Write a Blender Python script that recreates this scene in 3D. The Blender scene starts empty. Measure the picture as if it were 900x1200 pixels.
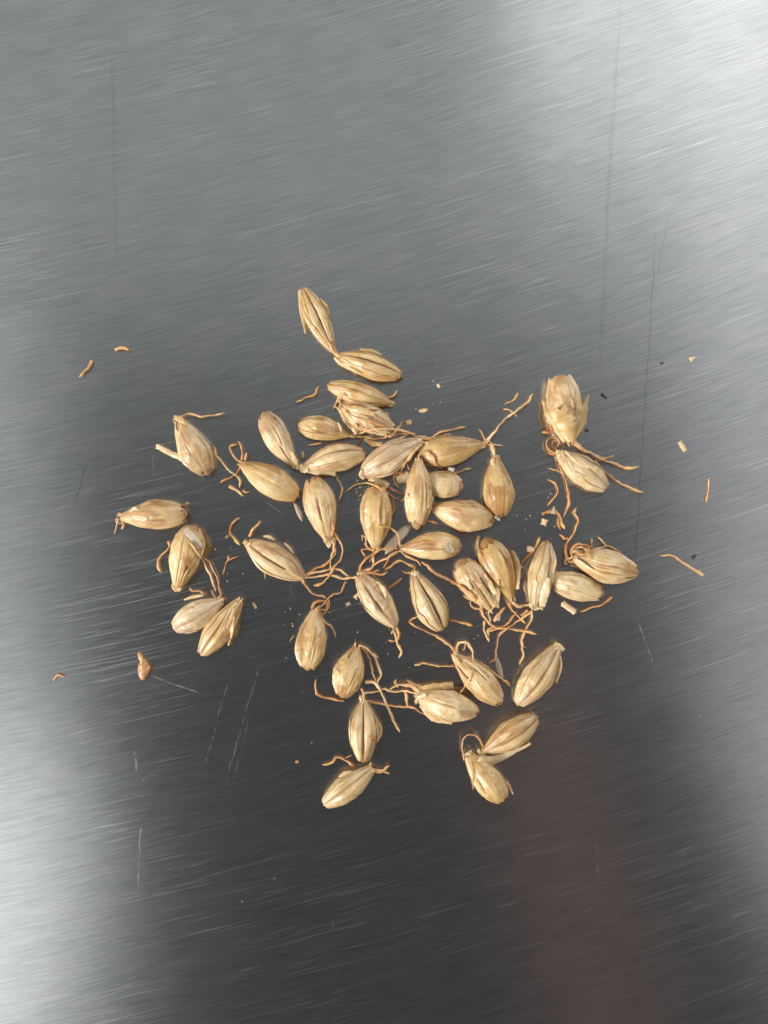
import bpy, math, random
import numpy as np
from math import pi, sin, cos, radians
from mathutils import Matrix, Vector

# ------------------------------------------------------------------ camera, light, exposure
S = 0.11e-3            # metres on the steel per photograph pixel
HC = 0.135             # camera height above the steel
sc = bpy.context.scene
C = sc.collection
cam_d = bpy.data.cameras.new('camera')
cam_d.sensor_fit = 'VERTICAL'
cam_d.sensor_height = 24.0
cam_d.lens = 12.0 / (600 * S / HC)
cam_d.clip_start = 0.005
cam_d.clip_end = 50
cam = bpy.data.objects.new('camera', cam_d)
cam.location = (0, 0, HC)
C.objects.link(cam)
sc.camera = cam

world = bpy.data.worlds.new('World')
sc.world = world
world.use_nodes = True
bg = world.node_tree.nodes['Background']
bg.inputs['Color'].default_value = (0.96, 0.97, 1.0, 1)
bg.inputs['Strength'].default_value = 0.062
sc.view_settings.view_transform = 'Standard'
sc.view_settings.look = 'None'
sc.view_settings.exposure = 0.0
sc.view_settings.gamma = 1.0
sc.view_settings.use_curve_mapping = False


def area(name, loc, size, power, color, roll=None, spread=180):
    d = bpy.data.lights.new(name, 'AREA')
    d.shape = 'RECTANGLE'
    d.size, d.size_y = size
    d.energy = power
    d.color = color
    d.spread = radians(spread)
    o = bpy.data.objects.new(name, d)
    o.location = loc
    if roll is None:                       # aimed at the grains
        o.rotation_euler = Vector(loc).to_track_quat('Z', 'Y').to_euler()
    else:                                  # facing straight down
        o.rotation_euler = (0, 0, radians(roll))
    C.objects.link(o)
    return o


LIGHTS = [
    # name, location, size, radiance, colour, turn
    ('low_window_light', (-1.6, -0.9, 1.05), (1.0, 0.75), 33, (1.0, 0.965, 0.91), None),
    ('low_far_fill', (1.25, 1.35, 1.15), (1.4, 0.9), 7.5, (1.0, 0.975, 0.94), None),  # added fill lamp, lightens the grains' shaded sides
    ('left_window_light', (-0.745, -0.43, 1.0), (0.80, 0.50), 1.75, (0.96, 1.0, 1.0), -17),
    ('left_fill_light', (-0.62, -0.04, 1.0), (0.52, 0.56), 0.50, (0.95, 1.0, 1.0), 0),  # added soft lamp, lifts the grey along the steel's left side
    ('ceiling_light', (-0.20, 0.76, 1.2), (1.7, 1.10), 0.44, (0.93, 1.0, 0.98), 0),
    ('far_window_light', (0.30, 0.86, 1.05), (0.32, 0.84), 1.08, (0.97, 1.0, 1.0), 0),
    ('side_window_light', (0.74, 0.30, 1.0), (0.80, 1.20), 0.49, (0.97, 0.99, 1.0), 0),
    ('warm_reflection_lamp', (0.21, -0.42, 1.0), (0.12, 0.60), 0.10, (1.0, 0.50, 0.36), 12),  # added lamp standing in for a person's warm reflection in the steel
    ('right_edge_fill', (0.62, -0.33, 1.0), (0.40, 0.30), 0.9, (0.94, 0.98, 1.0), 0),  # extra panel added to brighten the steel's lower right edge
]
for n, l, s, p, c, f in LIGHTS:
    area(n, l, s, p * pi * s[0] * s[1], c, roll=f)


# ------------------------------------------------------------------ numeric helpers
def _hash(ix, iy, seed):
    n = (ix.astype(np.int64) * 374761393 + iy.astype(np.int64) * 668265263 + seed * 974634777) & 0x7fffffff
    n = ((n ^ (n >> 13)) * 1274126177) & 0x7fffffff
    n = (n ^ (n >> 16)) & 0xffff
    return n / 65535.0


def vn(x, y, seed=0):
    x = np.asarray(x, float); y = np.asarray(y, float)
    x, y = np.broadcast_arrays(x, y)
    ix = np.floor(x); iy = np.floor(y)
    fx = x - ix; fy = y - iy
    fx = fx * fx * (3 - 2 * fx); fy = fy * fy * (3 - 2 * fy)
    a = _hash(ix, iy, seed); b = _hash(ix + 1, iy, seed)
    c = _hash(ix, iy + 1, seed); d = _hash(ix + 1, iy + 1, seed)
    return (a * (1 - fx) + b * fx) * (1 - fy) + (c * (1 - fx) + d * fx) * fy


def fbm(x, y, seed=0, o=3):
    s = 0; a = 0.5; t = 0
    for k in range(o):
        s = s + a * vn(np.asarray(x) * 2 ** k + 17.3 * k, np.asarray(y) * 2 ** k + 5.1 * k, seed + k * 31)
        t += a; a *= 0.5
    return s / t


def W(px, py, z=0.0):
    """a place seen at photograph pixel (px, py), at height z above the steel"""
    k = S * (HC - z) / HC
    return np.array([(px - 450) * k, (600 - py) * k, z])


# ------------------------------------------------------------------ materials
def mat(name):
    m = bpy.data.materials.new(name)
    m.use_nodes = True
    nt = m.node_tree
    b = nt.nodes['Principled BSDF']
    return m, nt, b


class NB:
    """tiny node builder"""
    def __init__(self, nt):
        self.nt = nt

    def n(self, t, **kw):
        x = self.nt.nodes.new(t)
        for k, v in kw.items():
            setattr(x, k, v)
        return x

    def put(self, sock, v):
        if isinstance(v, (int, float)):
            sock.default_value = v
        elif isinstance(v, (tuple, list)):
            sock.default_value = v if len(v) == len(sock.default_value) else tuple(v) + (1,)
        else:
            self.nt.links.new(v, sock)

    def m(self, op, a, b=0.0, c=0.0, clamp=False):
        x = self.n('ShaderNodeMath', operation=op, use_clamp=clamp)
        self.put(x.inputs[0], a); self.put(x.inputs[1], b); self.put(x.inputs[2], c)
        return x.outputs[0]

    def mix(self, f, a, b):
        x = self.n('ShaderNodeMix', data_type='RGBA')
        self.put(x.inputs[0], f); self.put(x.inputs[6], a); self.put(x.inputs[7], b)
        return x.outputs[2]

    def noise(self, vec, scale=1.0, detail=3.0, rough=0.55, dist=0.0):
        x = self.n('ShaderNodeTexNoise')
        self.nt.links.new(vec, x.inputs['Vector'])
        x.inputs['Scale'].default_value = scale
        x.inputs['Detail'].default_value = detail
        x.inputs['Roughness'].default_value = rough
        x.inputs['Distortion'].default_value = dist
        return x.outputs['Fac']

    def map(self, v, a, b, c=0.0, d=1.0):
        x = self.n('ShaderNodeMapRange')
        self.put(x.inputs[0], v)
        for i, q in enumerate((a, b, c, d)):
            x.inputs[i + 1].default_value = q
        return x.outputs[0]

    def xyz(self, x, y, z):
        q = self.n('ShaderNodeCombineXYZ')
        self.put(q.inputs[0], x); self.put(q.inputs[1], y); self.put(q.inputs[2], z)
        return q.outputs[0]

    def attr(self, name, kind='OBJECT'):
        x = self.n('ShaderNodeAttribute', attribute_type=kind, attribute_name=name)
        return x.outputs['Fac']


def husk_material(name, pale, mid, dark, rough=0.36, thin=0.0):
    m, nt, b = mat(name)
    N = NB(nt)
    tc = N.n('ShaderNodeTexCoord')
    sep = N.n('ShaderNodeSeparateXYZ')
    nt.links.new(tc.outputs['Object'], sep.inputs[0])
    X, Y, Z = [N.m('MULTIPLY', o, 1000.0) for o in sep.outputs]      # millimetres
    seed = N.m('MULTIPLY', N.attr('variant'), 37.0)
    fib = N.xyz(N.m('ADD', N.m('MULTIPLY', X, 0.35), seed), N.m('MULTIPLY', Y, 5.0), N.m('MULTIPLY', Z, 4.0))
    blob = N.xyz(N.m('ADD', X, seed), Y, Z)
    f1 = N.noise(fib, 1.0, 4, 0.6)
    f2 = N.noise(blob, 0.55, 3, 0.55)
    f3 = N.noise(blob, 2.6, 4, 0.6)
    col = N.mix(N.map(f2, 0.36, 0.64), pale, mid)
    col = N.mix(N.map(f1, 0.5, 0.8, 0.0, 0.40), col, dark)
    col = N.mix(N.map(f3, 0.58, 0.72, 0.0, 0.45), col, pale)
    col = N.mix(N.m('MULTIPLY', N.map(f3, 0.40, 0.26), 0.5, clamp=True), col, dark)
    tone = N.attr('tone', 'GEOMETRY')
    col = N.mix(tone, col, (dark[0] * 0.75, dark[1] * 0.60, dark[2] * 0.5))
    tint = N.attr('tint')
    hsv = N.n('ShaderNodeHueSaturation')
    nt.links.new(col, hsv.inputs['Color'])
    N.put(hsv.inputs['Value'], N.map(tint, 0, 1, 1.12, 0.84))
    N.put(hsv.inputs['Saturation'], N.map(tint, 0, 1, 0.86, 1.12))
    nt.links.new(hsv.outputs[0], b.inputs['Base Color'])
    N.put(b.inputs['Roughness'], N.map(f3, 0.3, 0.7, rough - 0.07, rough + 0.15))
    b.inputs['IOR'].default_value = 1.5
    b.inputs['Subsurface Weight'].default_value = 0.28
    b.inputs['Subsurface Radius'].default_value = (1.0, 0.6, 0.3)
    b.inputs['Subsurface Scale'].default_value = 0.0005
    # fibres and transverse puckers as relief
    puck = N.noise(N.xyz(N.m('ADD', N.m('MULTIPLY', X, 2.6), seed), N.m('MULTIPLY', Y, 1.2), N.m('MULTIPLY', Z, 1.2)), 1.0, 2, 0.5)
    h = N.m('ADD', N.m('MULTIPLY', f1, 0.35), N.m('MULTIPLY', puck, 0.6))
    h = N.m('ADD', h, N.m('MULTIPLY', N.noise(blob, 7.0, 3, 0.6), 0.22))
    bump = N.n('ShaderNodeBump')
    bump.inputs['Strength'].default_value = 0.4
    bump.inputs['Distance'].default_value = 0.00012
    nt.links.new(h, bump.inputs['Height'])
    nt.links.new(bump.outputs[0], b.inputs['Normal'])
    if thin > 0:
        b.inputs['Alpha'].default_value = 1 - thin
    return m


M_HUSK = husk_material('straw_husk', (0.71, 0.49, 0.255), (0.59, 0.36, 0.155), (0.34, 0.145, 0.042), 0.30)
M_PALE = husk_material('pale_husk', (0.70, 0.50, 0.275), (0.57, 0.37, 0.17), (0.37, 0.185, 0.08), 0.32)
M_KERN = husk_material('kernel_skin', (0.42, 0.26, 0.12), (0.32, 0.175, 0.07), (0.15, 0.07, 0.028), 0.45)
M_THIN = husk_material('papery_husk', (0.60, 0.50, 0.38), (0.48, 0.38, 0.27), (0.32, 0.23, 0.15), 0.25, thin=0.35)


def root_material():
    m, nt, b = mat('dry_rootlet')
    N = NB(nt)
    tc = N.n('ShaderNodeTexCoord')
    mp = N.n('ShaderNodeMapping')
    mp.inputs['Scale'].default_value = (1000, 1000, 1000)
    nt.links.new(tc.outputs['Object'], mp.inputs[0])
    f = N.noise(mp.outputs[0], 1.3, 3, 0.6)
    g = N.noise(mp.outputs[0], 5.0, 3, 0.6)
    brown = N.mix(N.map(f, 0.35, 0.65), (0.42, 0.155, 0.04), (0.60, 0.29, 0.095))
    pale = N.mix(N.map(f, 0.35, 0.65), (0.60, 0.34, 0.13), (0.72, 0.52, 0.29))
    yel = (0.66, 0.43, 0.11)
    col = N.mix(N.attr('tint'), brown, pale)
    col = N.mix(N.attr('tone', 'GEOMETRY'), col, yel)
    col = N.mix(N.map(g, 0.58, 0.7, 0, 0.4), col, (0.30, 0.12, 0.04))
    nt.links.new(col, b.inputs['Base Color'])
    b.inputs['Roughness'].default_value = 0.42
    b.inputs['Subsurface Weight'].default_value = 0.1
    b.inputs['Subsurface Scale'].default_value = 0.0004
    bump = N.n('ShaderNodeBump')
    bump.inputs['Strength'].default_value = 0.5
    bump.inputs['Distance'].default_value = 0.0001
    nt.links.new(g, bump.inputs['Height'])
    nt.links.new(bump.outputs[0], b.inputs['Normal'])
    return m


M_ROOT = root_material()


def simple(name, col, rough=0.6):
    m, nt, b = mat(name)
    N = NB(nt)
    tc = N.n('ShaderNodeTexCoord')
    f = N.noise(tc.outputs['Object'], 2500.0, 3, 0.6)
    nt.links.new(N.mix(f, tuple(c * 0.7 for c in col), tuple(min(1, c * 1.25) for c in col)), b.inputs['Base Color'])
    b.inputs['Roughness'].default_value = rough
    return m


M_DARK = simple('dark_grit', (0.035, 0.035, 0.035))
M_BROWN = husk_material('brown_scrap', (0.50, 0.27, 0.11), (0.36, 0.16, 0.055), (0.20, 0.08, 0.03), 0.35)


# scratches on the steel: (x0, y0, x1, y1, half width px, kind) in photograph pixels; kind +1 bright, -1 dark
SCRATCH = [
    (770, 255, 741, 705, 0.8, -0.75), (727, -10, 700, 470, 2.8, -0.20), (729, -10, 708, 300, 0.8, -0.35), (717, 120, 706, 340, 0.7, -0.4), (131, 40, 137, 320, 2.2, -0.24), (151, -10, 146, 140, 0.7, 0.5),
    (102, 538, 88, 594, 0.9, -0.8), (783, 250, 770, 330, 0.7, -0.5),
    (175, 791, 236, 813, 0.8, 0.9), (270, 790, 238, 905, 0.8, 0.5), (306, 772, 262, 925, 0.8, 0.55),
    (292, 838, 274, 915, 0.7, 0.45), (165, 962, 161, 1040, 0.9, 0.8), (746, 722, 770, 792, 0.8, 0.5),
    (305, 582, 333, 604, 0.6, 0.6), (340, 684, 343, 702, 0.6, 0.5), (699, 985, 701, 1030, 0.8, 0.35),
    (391, 1076, 389, 1090, 0.7, 0.5), (666, 792, 664, 812, 0.7, 0.3), (158, 880, 160, 905, 1.3, 0.7),
    (168, 912, 172, 925, 1.5, 0.7), (178, 530, 180, 560, 0.7, 0.4), (470, 318, 482, 328, 0.8, 0.6),
    (62, 300, 90, 292, 0.9, 0.5), (560, 96, 600, 84, 0.9, 0.5), (200, 205, 214, 222, 0.8, 0.5),
]


def steel_material():
    m, nt, b = mat('brushed_steel')
    N = NB(nt)
    tc = N.n('ShaderNodeTexCoord')
    sep = N.n('ShaderNodeSeparateXYZ')
    nt.links.new(tc.outputs['Object'], sep.inputs[0])
    X = N.m('MULTIPLY', sep.outputs[0], 1000.0)
    Y = N.m('MULTIPLY', sep.outputs[1], 1000.0)          # mm
    # along (u) and across (v) the brushing, which bends slightly over the sheet
    slope = N.m('ADD', N.m('MULTIPLY', X, 0.27), N.m('MULTIPLY', N.m('MULTIPLY', X, X), 0.00075))
    wob = N.noise(N.xyz(N.m('MULTIPLY', X, 0.03), N.m('MULTIPLY', Y, 0.03), 0.0), 1.0, 2)
    v = N.m('ADD', N.m('SUBTRACT', Y, slope), N.m('MULTIPLY', wob, 1.5))
    u = N.m('ADD', X, N.m('MULTIPLY', Y, 0.27))

    def streak(us, vs, off, detail=3, rough=0.6):
        return N.noise(N.xyz(N.m('MULTIPLY', u, us), N.m('MULTIPLY', v, vs), off), 1.0, detail, rough)
    s1a = streak(0.16, 5.2, 3.1, 0, 0.5)       # fine grain
    s1b = streak(0.30, 8.0, 6.1, 0, 0.5)
    u2 = N.m('ADD', u, N.m('MULTIPLY', v, 0.10))
    v2 = N.m('SUBTRACT', v, N.m('MULTIPLY', u, 0.07))
    s1c = N.noise(N.xyz(N.m('MULTIPLY', u2, 0.10), N.m('MULTIPLY', v2, 3.4), 12.0), 1.0, 0)
    s1 = N.m('ADD', N.m('ADD', N.m('MULTIPLY', s1a, 0.40), N.m('MULTIPLY', s1b, 0.35)), N.m('MULTIPLY', s1c, 0.25))
    s2 = streak(0.05, 1.3, 9.7, 1, 0.6)
    s4 = streak(0.07, 6.4, 21.4, 0, 0.5)       # sparse cuts
    s5 = streak(0.20, 6.8, 33.3, 0, 0.5)
    s6 = N.noise(N.xyz(N.m('MULTIPLY', u2, 0.11), N.m('MULTIPLY', v2, 6.0), 41.0), 1.0, 0)
    cut = N.m('MAXIMUM', N.m('MAXIMUM', N.map(s4, 0.73, 0.80), N.map(s6, 0.74, 0.82)), N.m('MULTIPLY', N.map(s5, 0.73, 0.81), 0.8))
    zone = N.noise(N.xyz(N.m('MULTIPLY', X, 0.05), N.m('MULTIPLY', Y, 0.05), 4.0), 1.0, 2)
    cut = N.m('MULTIPLY', cut, N.map(zone, 0.4, 0.62, 0.15, 1.0))
    # single scratches
    wx = N.noise(N.xyz(N.m('MULTIPLY', X, 0.3), N.m('MULTIPLY', Y, 0.3), 7.0), 1.0, 2)
    wy = N.m('MULTIPLY', N.m('SUBTRACT', wx, 0.5), 0.7)
    XX = N.m('ADD', X, wy)
    brk = N.noise(N.xyz(N.m('MULTIPLY', X, 0.9), N.m('MULTIPLY', Y, 0.9), 2.0), 1.0, 3)
    lite = None; dark = None
    k = S * 1000
    for (x0, y0, x1, y1, hw, kind) in SCRATCH:
        ax, ay, bx, by = (x0 - 450) * k, (600 - y0) * k, (x1 - 450) * k, (600 - y1) * k
        dx, dy = bx - ax, by - ay
        L = math.hypot(dx, dy); dx /= L; dy /= L
        px = N.m('SUBTRACT', XX, ax); py = N.m('SUBTRACT', Y, ay)
        al = N.m('ADD', N.m('MULTIPLY', px, dx), N.m('MULTIPLY', py, dy))
        pe = N.m('ABSOLUTE', N.m('SUBTRACT', N.m('MULTIPLY', px, dy), N.m('MULTIPLY', py, dx)))
        m1 = N.map(pe, hw * k * 1.1, hw * k * 0.2, 0.0, abs(kind))
        m2 = N.m('MULTIPLY', N.map(al, 0.0, L * 0.15), N.map(al, L, L * 0.85))
        q = N.m('MULTIPLY', m1, m2)
        if kind > 0:
            lite = q if lite is None else N.m('MAXIMUM', lite, q)
        else:
            dark = q if dark is None else N.m('MAXIMUM', dark, q)
    lite = N.m('MULTIPLY', lite, N.map(brk, 0.40, 0.58, 0.05, 0.85))
    dark = N.m('MULTIPLY', dark, N.map(brk, 0.30, 0.55, 0.5, 1.0))
    # pin-prick pits and dust
    vor = N.n('ShaderNodeTexVoronoi')
    vor.inputs['Scale'].default_value = 0.22
    nt.links.new(N.xyz(X, Y, 0.0), vor.inputs['Vector'])
    vsep = N.n('ShaderNodeSeparateColor')
    nt.links.new(vor.outputs['Color'], vsep.inputs[0])
    dust = N.m('MULTIPLY', N.map(vor.outputs['Distance'], 0.030, 0.012), N.map(vsep.outputs[0], 0.55, 0.95, 0.0, 0.9))
    col = N.mix(N.map(N.noise(N.xyz(N.m('MULTIPLY', X, 0.13), N.m('MULTIPLY', Y, 0.2), 1.0), 1.0, 4, 0.6), 0.3, 0.7), (0.50, 0.505, 0.515), (0.575, 0.57, 0.56))
    col = N.mix(N.map(s1, 0.5, 0.68, 0, 0.38), col, (0.68, 0.68, 0.68))
    col = N.mix(N.map(s1, 0.5, 0.32, 0, 0.38), col, (0.36, 0.36, 0.37))
    col = N.mix(N.m('MULTIPLY', dark, 0.55), col, (0.10, 0.10, 0.105))
    col = N.mix(N.m('MULTIPLY', N.m('MAXIMUM', lite, dust), 0.9), col, (0.85, 0.85, 0.84))
    col = N.mix(N.m('MULTIPLY', cut, 0.55), col, (0.95, 0.95, 0.95))
    nt.links.new(col, b.inputs['Base Color'])
    b.inputs['Metallic'].default_value = 1.0
    r = N.m('ADD', N.map(s2, 0.3, 0.7, 0.222, 0.240), N.m('MULTIPLY', cut, 0.03))
    r = N.m('ADD', r, N.m('MULTIPLY', N.m('MAXIMUM', lite, dust), 0.40))
    nt.links.new(r, b.inputs['Roughness'])
    b.inputs['Anisotropic'].default_value = 0.75
    b.inputs['Anisotropic Rotation'].default_value = 0.25
    tan = N.n('ShaderNodeTangent', direction_type='UV_MAP', uv_map='brushing')
    nt.links.new(tan.outputs[0], b.inputs['Tangent'])
    h = N.m('MULTIPLY', s1, 0.5)
    h = N.m('SUBTRACT', h, N.m('MULTIPLY', cut, 0.65))
    h = N.m('SUBTRACT', h, N.m('MULTIPLY', lite, 0.5))
    bump = N.n('ShaderNodeBump')
    bump.inputs['Strength'].default_value = 0.5
    bump.inputs['Distance'].default_value = 0.00001
    nt.links.new(h, bump.inputs['Height'])
    nt.links.new(bump.outputs[0], b.inputs['Normal'])
    return m


# ------------------------------------------------------------------ object helpers
def mesh_obj(name, verts, faces, material, parent=None, smooth=True, tone=None):
    me = bpy.data.meshes.new(name)
    me.from_pydata([tuple(v) for v in verts], [], [tuple(f) for f in faces])
    me.materials.append(material)
    if smooth:
        me.polygons.foreach_set('use_smooth', [True] * len(me.polygons))
    if tone is not None:
        at = me.attributes.new('tone', 'FLOAT', 'POINT')
        at.data.foreach_set('value', np.asarray(tone, dtype=np.float32))
    o = bpy.data.objects.new(name, me)
    C.objects.link(o)
    if parent is not None:
        o.parent = parent
    return o


def tag(o, label=None, cat=None, group=None, kind=None):
    if label: o['label'] = label
    if cat: o['category'] = cat
    if group: o['group'] = group
    if kind: o['kind'] = kind
    return o


def solid(o, t, offset=-1):
    m = o.modifiers.new('thickness', 'SOLIDIFY')
    m.thickness = t
    m.offset = offset
    return o


def grid_faces(nu, nv, keep=None):
    F = []
    for i in range(nu - 1):
        for j in range(nv - 1):
            if keep is None or keep[i, j]:
                a = i * nv + j
                F.append((a, a + nv, a + nv + 1, a + 1))
    return F


# ------------------------------------------------------------------ the steel sheet
def steel():
    R = 0.6; T = 0.003
    me = bpy.data.meshes.new('steel_tabletop')
    v = [(-R, -R, 0), (R, -R, 0), (R, R, 0), (-R, R, 0), (-R, -R, -T), (R, -R, -T), (R, R, -T), (-R, R, -T)]
    f = [(0, 1, 2, 3), (7, 6, 5, 4), (0, 4, 5, 1), (1, 5, 6, 2), (2, 6, 7, 3), (3, 7, 4, 0)]
    me.from_pydata(v, [], f)
    uv = me.uv_layers.new(name='brushing')
    a = radians(15)
    for li, l in enumerate(me.loops):
        x, y, _ = v[l.vertex_index]
        uv.data[li].uv = (x * cos(a) + y * sin(a), -x * sin(a) + y * cos(a))
    me.materials.append(steel_material())
    o = bpy.data.objects.new('steel_tabletop', me)
    C.objects.link(o)
    tag(o, 'brushed stainless steel tabletop with fine slanting scratches', kind='structure')


steel()


# ------------------------------------------------------------------ grains
GRAINS = {}


class Grain:
    def __init__(s, key, G, D, w, a=0.22, b=0.3, p=0.5, view=pi, label='', tint=0.5, bow=0.0, lg=0.0, ld=0.0,
                 crease=1.0, holes=(), wr=1.0, q1=1.0, q2=0.75, tip=0.04, flat=0.40, e=0.85, mat=None, back=0.0):
        s.key = key; s.seed = 101 + 13 * len(GRAINS)
        s.Hh = flat * w * S
        zc = s.Hh
        g = W(*G, zc + lg * 1e-3); d = W(*D, zc + ld * 1e-3)
        s.mid = (g + d) / 2
        dv = d - g
        s.L = math.hypot(dv[0], dv[1]); s.ang = math.atan2(dv[1], dv[0])
        s.W = w * 0.965 * S; s.a, s.b, s.p = a * 0.85, b * 0.72, p
        s.view = view; s.label = label; s.tint = min(1, max(0, tint + (float(vn(s.seed * .9, 1, 5)) - .5) * .7)); s.bow = bow * S
        s.lg, s.ld = lg * 1e-3, ld * 1e-3
        s.crease = crease; s.holes = holes; s.wr = wr; s.q1, s.q2 = q1, q2 + 0.1; s.tip = tip
        s.e = e; s.mat = mat or M_HUSK
        s.back = back
        r = random.Random(s.seed * 7 + 1)
        s.fiss = [(r.uniform(-1.2, 1.2), r.uniform(0.0, .5), r.uniform(.5, 1.0), r.uniform(.05, .12)) for _ in range(r.choice((1, 2, 2, 3)))]
        s.mw = Matrix.Translation((s.mid[0], s.mid[1], 0)) @ Matrix.Rotation(s.ang, 4, 'Z')
        s.inv = s.mw.inverted()
        GRAINS[key] = s

    def f(s, t):
        t = np.clip(t, 0, 1)
        l = s.a + (1 - s.a) * np.sin(pi / 2 * np.clip(t / s.p, 0, 1)) ** (s.q1 * 1.08)
        r = s.b + (1 - s.b) * np.cos(pi / 2 * np.clip((t - s.p) / (1 - s.p), 0, 1)) ** s.q2
        return np.where(t < s.p, l, r)

    def zc(s, t):
        return s.Hh * (0.62 * s.f(t) + 0.38) + s.lg * (1 - t) + s.ld * t

    def yc(s, t):
        return s.bow * np.sin(pi * t)

    def disp(s, t, phi, part):
        ph = (phi + pi) % (2 * pi) - pi
        psi = (ph - s.view + pi) % (2 * pi) - pi           # 0 = ventral
        sd = s.seed
        env = np.clip(np.sin(pi * np.clip(t, 0.0, 1)), 0, 1) ** 0.5
        d = (fbm(t * 3.0, ph * 1.1 + 9, sd, 3) - 0.5) * 0.20
        rd = np.abs(fbm(t * 1.7 + 3, ph * 2.6, sd + 5, 3) - 0.5)
        d = d + (0.12 - rd) * 0.24 * s.wr * env               # long folds
        rd2 = np.abs(vn(t * 5.5 + 3 + ph * 0.8, ph * 1.9 + 2, sd + 8) - 0.5)
        d = d + (0.15 - rd2) * 0.14 * s.wr * env
        mask = np.clip((fbm(t * 2.5, ph * 1.4, sd + 11, 2) - 0.5) * 6, 0, 1)
        d = d + mask * (fbm(t * 16, ph * 3.0, sd + 17, 2) - 0.5) * 0.12 * s.wr
        for c, h, w in ((pi, .035, .10), (pi - .6, .03, .08), (pi + .6, .03, .08), (pi - 1.15, .03, .08), (pi + 1.15, .03, .08)):
            q = (psi - c + pi) % (2 * pi) - pi
            hk = h * (0.15 + 1.1 * float(vn(c * 3.1, sd * 0.7, sd)))
            d = d + hk * env * (0.3 + 1.2 * vn(t * 3, t * 0 + c, sd + 2)) * np.exp(-(q / w) ** 2)
        wig = 0.10 * (fbm(t * 4, t * 0, sd + 23, 2) - 0.5)
        q = psi - wig
        cr = np.exp(-(q / 0.10) ** 2) * 0.26 + np.exp(-(q / 0.34) ** 2) * 0.10
        d = d - cr * s.crease * env
        for c in (-0.5, 0.5):
            d = d + 0.05 * s.crease * env * np.exp(-((psi - c + wig) / 0.14) ** 2)
        for (fp, f0, f1, fd) in s.fiss:
            q = ph - fp - 0.5 * (fbm(t * 2.2, t * 0 + fp, sd + 31, 3) - 0.5)
            d = d - fd * np.exp(-(q / 0.05) ** 2) * np.clip((t - f0) / .08, 0, 1) * np.clip((f1 - t) / .08, 0, 1)
            d = d + fd * 0.5 * np.exp(-((q - 0.11) / 0.08) ** 2) * np.clip((t - f0) / .08, 0, 1) * np.clip((f1 - t) / .08, 0, 1)
        return d

    def stain(s, t, phi):
        ph = (phi + pi) % (2 * pi) - pi
        o = 0
        for (fp, f0, f1, fd) in s.fiss:
            q = ph - fp - 0.5 * (fbm(t * 2.2, t * 0 + fp, s.seed + 31, 3) - 0.5)
            o = o + np.exp(-(q / 0.05) ** 2) * np.clip((t - f0) / .08, 0, 1) * np.clip((f1 - t) / .08, 0, 1) * fd * 7
        b = np.clip((fbm(t * 2.4, ph * 1.2 + 3, s.seed + 33, 3) - 0.56) * 5, 0, 0.45)
        e = np.clip(0.22 - t, 0, 1) * 2.2 * fbm(t * 6, ph * 4, s.seed + 34, 2) + np.clip(t - 0.84, 0, 1) * 4.5 * fbm(t * 5, ph * 2, s.seed + 35, 2)
        return o + b + e

    def P(s, t, phi, rs, part, zsh=0.0):
        f = s.f(t)
        R = rs * (1 + s.disp(t, phi, part))
        x = (t - 0.5) * s.L
        sp = np.sin(phi); cp = np.cos(phi)
        y = s.yc(t) + s.W / 2 * f * sp * R
        z = s.zc(t) + s.Hh * f * cp * R + zsh
        z = np.maximum(z, 0.00003)
        return np.stack([x, y, z], -1)

    def height(s, x, y):
        """top of the grain above world point, or -1"""
        c, n = cos(-s.ang), sin(-s.ang)
        dx, dy = x - s.mid[0], y - s.mid[1]
        lx = dx * c - dy * n; ly = dx * n + dy * c
        t = lx / s.L + 0.5
        if t < 0 or t > 1: return -1.0
        f = float(s.f(t)); u = (ly - float(s.yc(t))) / (s.W / 2 * f)
        if abs(u) >= 1: return -1.0
        return float(s.zc(t)) + s.Hh * f * math.sqrt(1 - u * u) * 1.05

    def build(s):
        root = bpy.data.objects.new('barley_grain', None)
        root.empty_display_size = 0.002
        C.objects.link(root)
        root.matrix_world = s.mw
        tag(root, s.label, 'barley grain', 'dried malted barley grains scattered on the steel')
        s.root = root
        r = random.Random(s.seed)

        def dress(o, tint=None):
            o['tint'] = float(s.tint if tint is None else tint)
            o['variant'] = float((s.seed * 0.137) % 1.0)
            return o
        # kernel, closed at both ends
        nu, nv = 44, 48
        t = np.linspace(0, 1, nu)[:, None]; ph = np.linspace(-pi, pi, nv, endpoint=False)[None, :]
        tt, pp = np.broadcast_arrays(t, ph)
        close = np.sqrt(np.clip(1 - np.abs(2 * tt - 1) ** 7, 0, 1)) * 0.99 + 0.01
        tm = 0.02 + tt * 0.97
        V = s.P(tm, pp, 0.90 * close, 'k').reshape(-1, 3)
        F = []
        for i in range(nu - 1):
            for j in range(nv):
                a = i * nv + j; b_ = i * nv + (j + 1) % nv
                F.append((a, a + nv, b_ + nv, b_))
        F.append(tuple(range(nv))); F.append(tuple(reversed(range((nu - 1) * nv, nu * nv))))
        dress(mesh_obj('kernel', V, F, M_KERN, root))
        # inner husk (ventral), between the edges of the outer husk
        up = abs((s.view + pi) % (2 * pi) - pi)
        if up < 2.6:
            nu, nv = 70, 34
            ti = np.linspace(0, 1, nu)[:, None]; w = np.linspace(-1, 1, nv)[None, :]
            ti, w = np.broadcast_arrays(ti, w)
            psi = w * 1.25
            t0 = 0.005 + 0.02 * fbm(psi * 3, psi * 0 + 3, s.seed + 40)
            t1 = 1 - s.tip * 0.6 - 0.05 * fbm(psi * 3, psi * 0 + 7, s.seed + 41)
            t = t0 + (t1 - t0) * ti
            V = s.P(t, psi + s.view, 0.962, 'i').reshape(-1, 3)
            ed = np.exp(-(psi / 0.09) ** 2) * 0.95 * s.crease + s.stain(t, psi + s.view)
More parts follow.
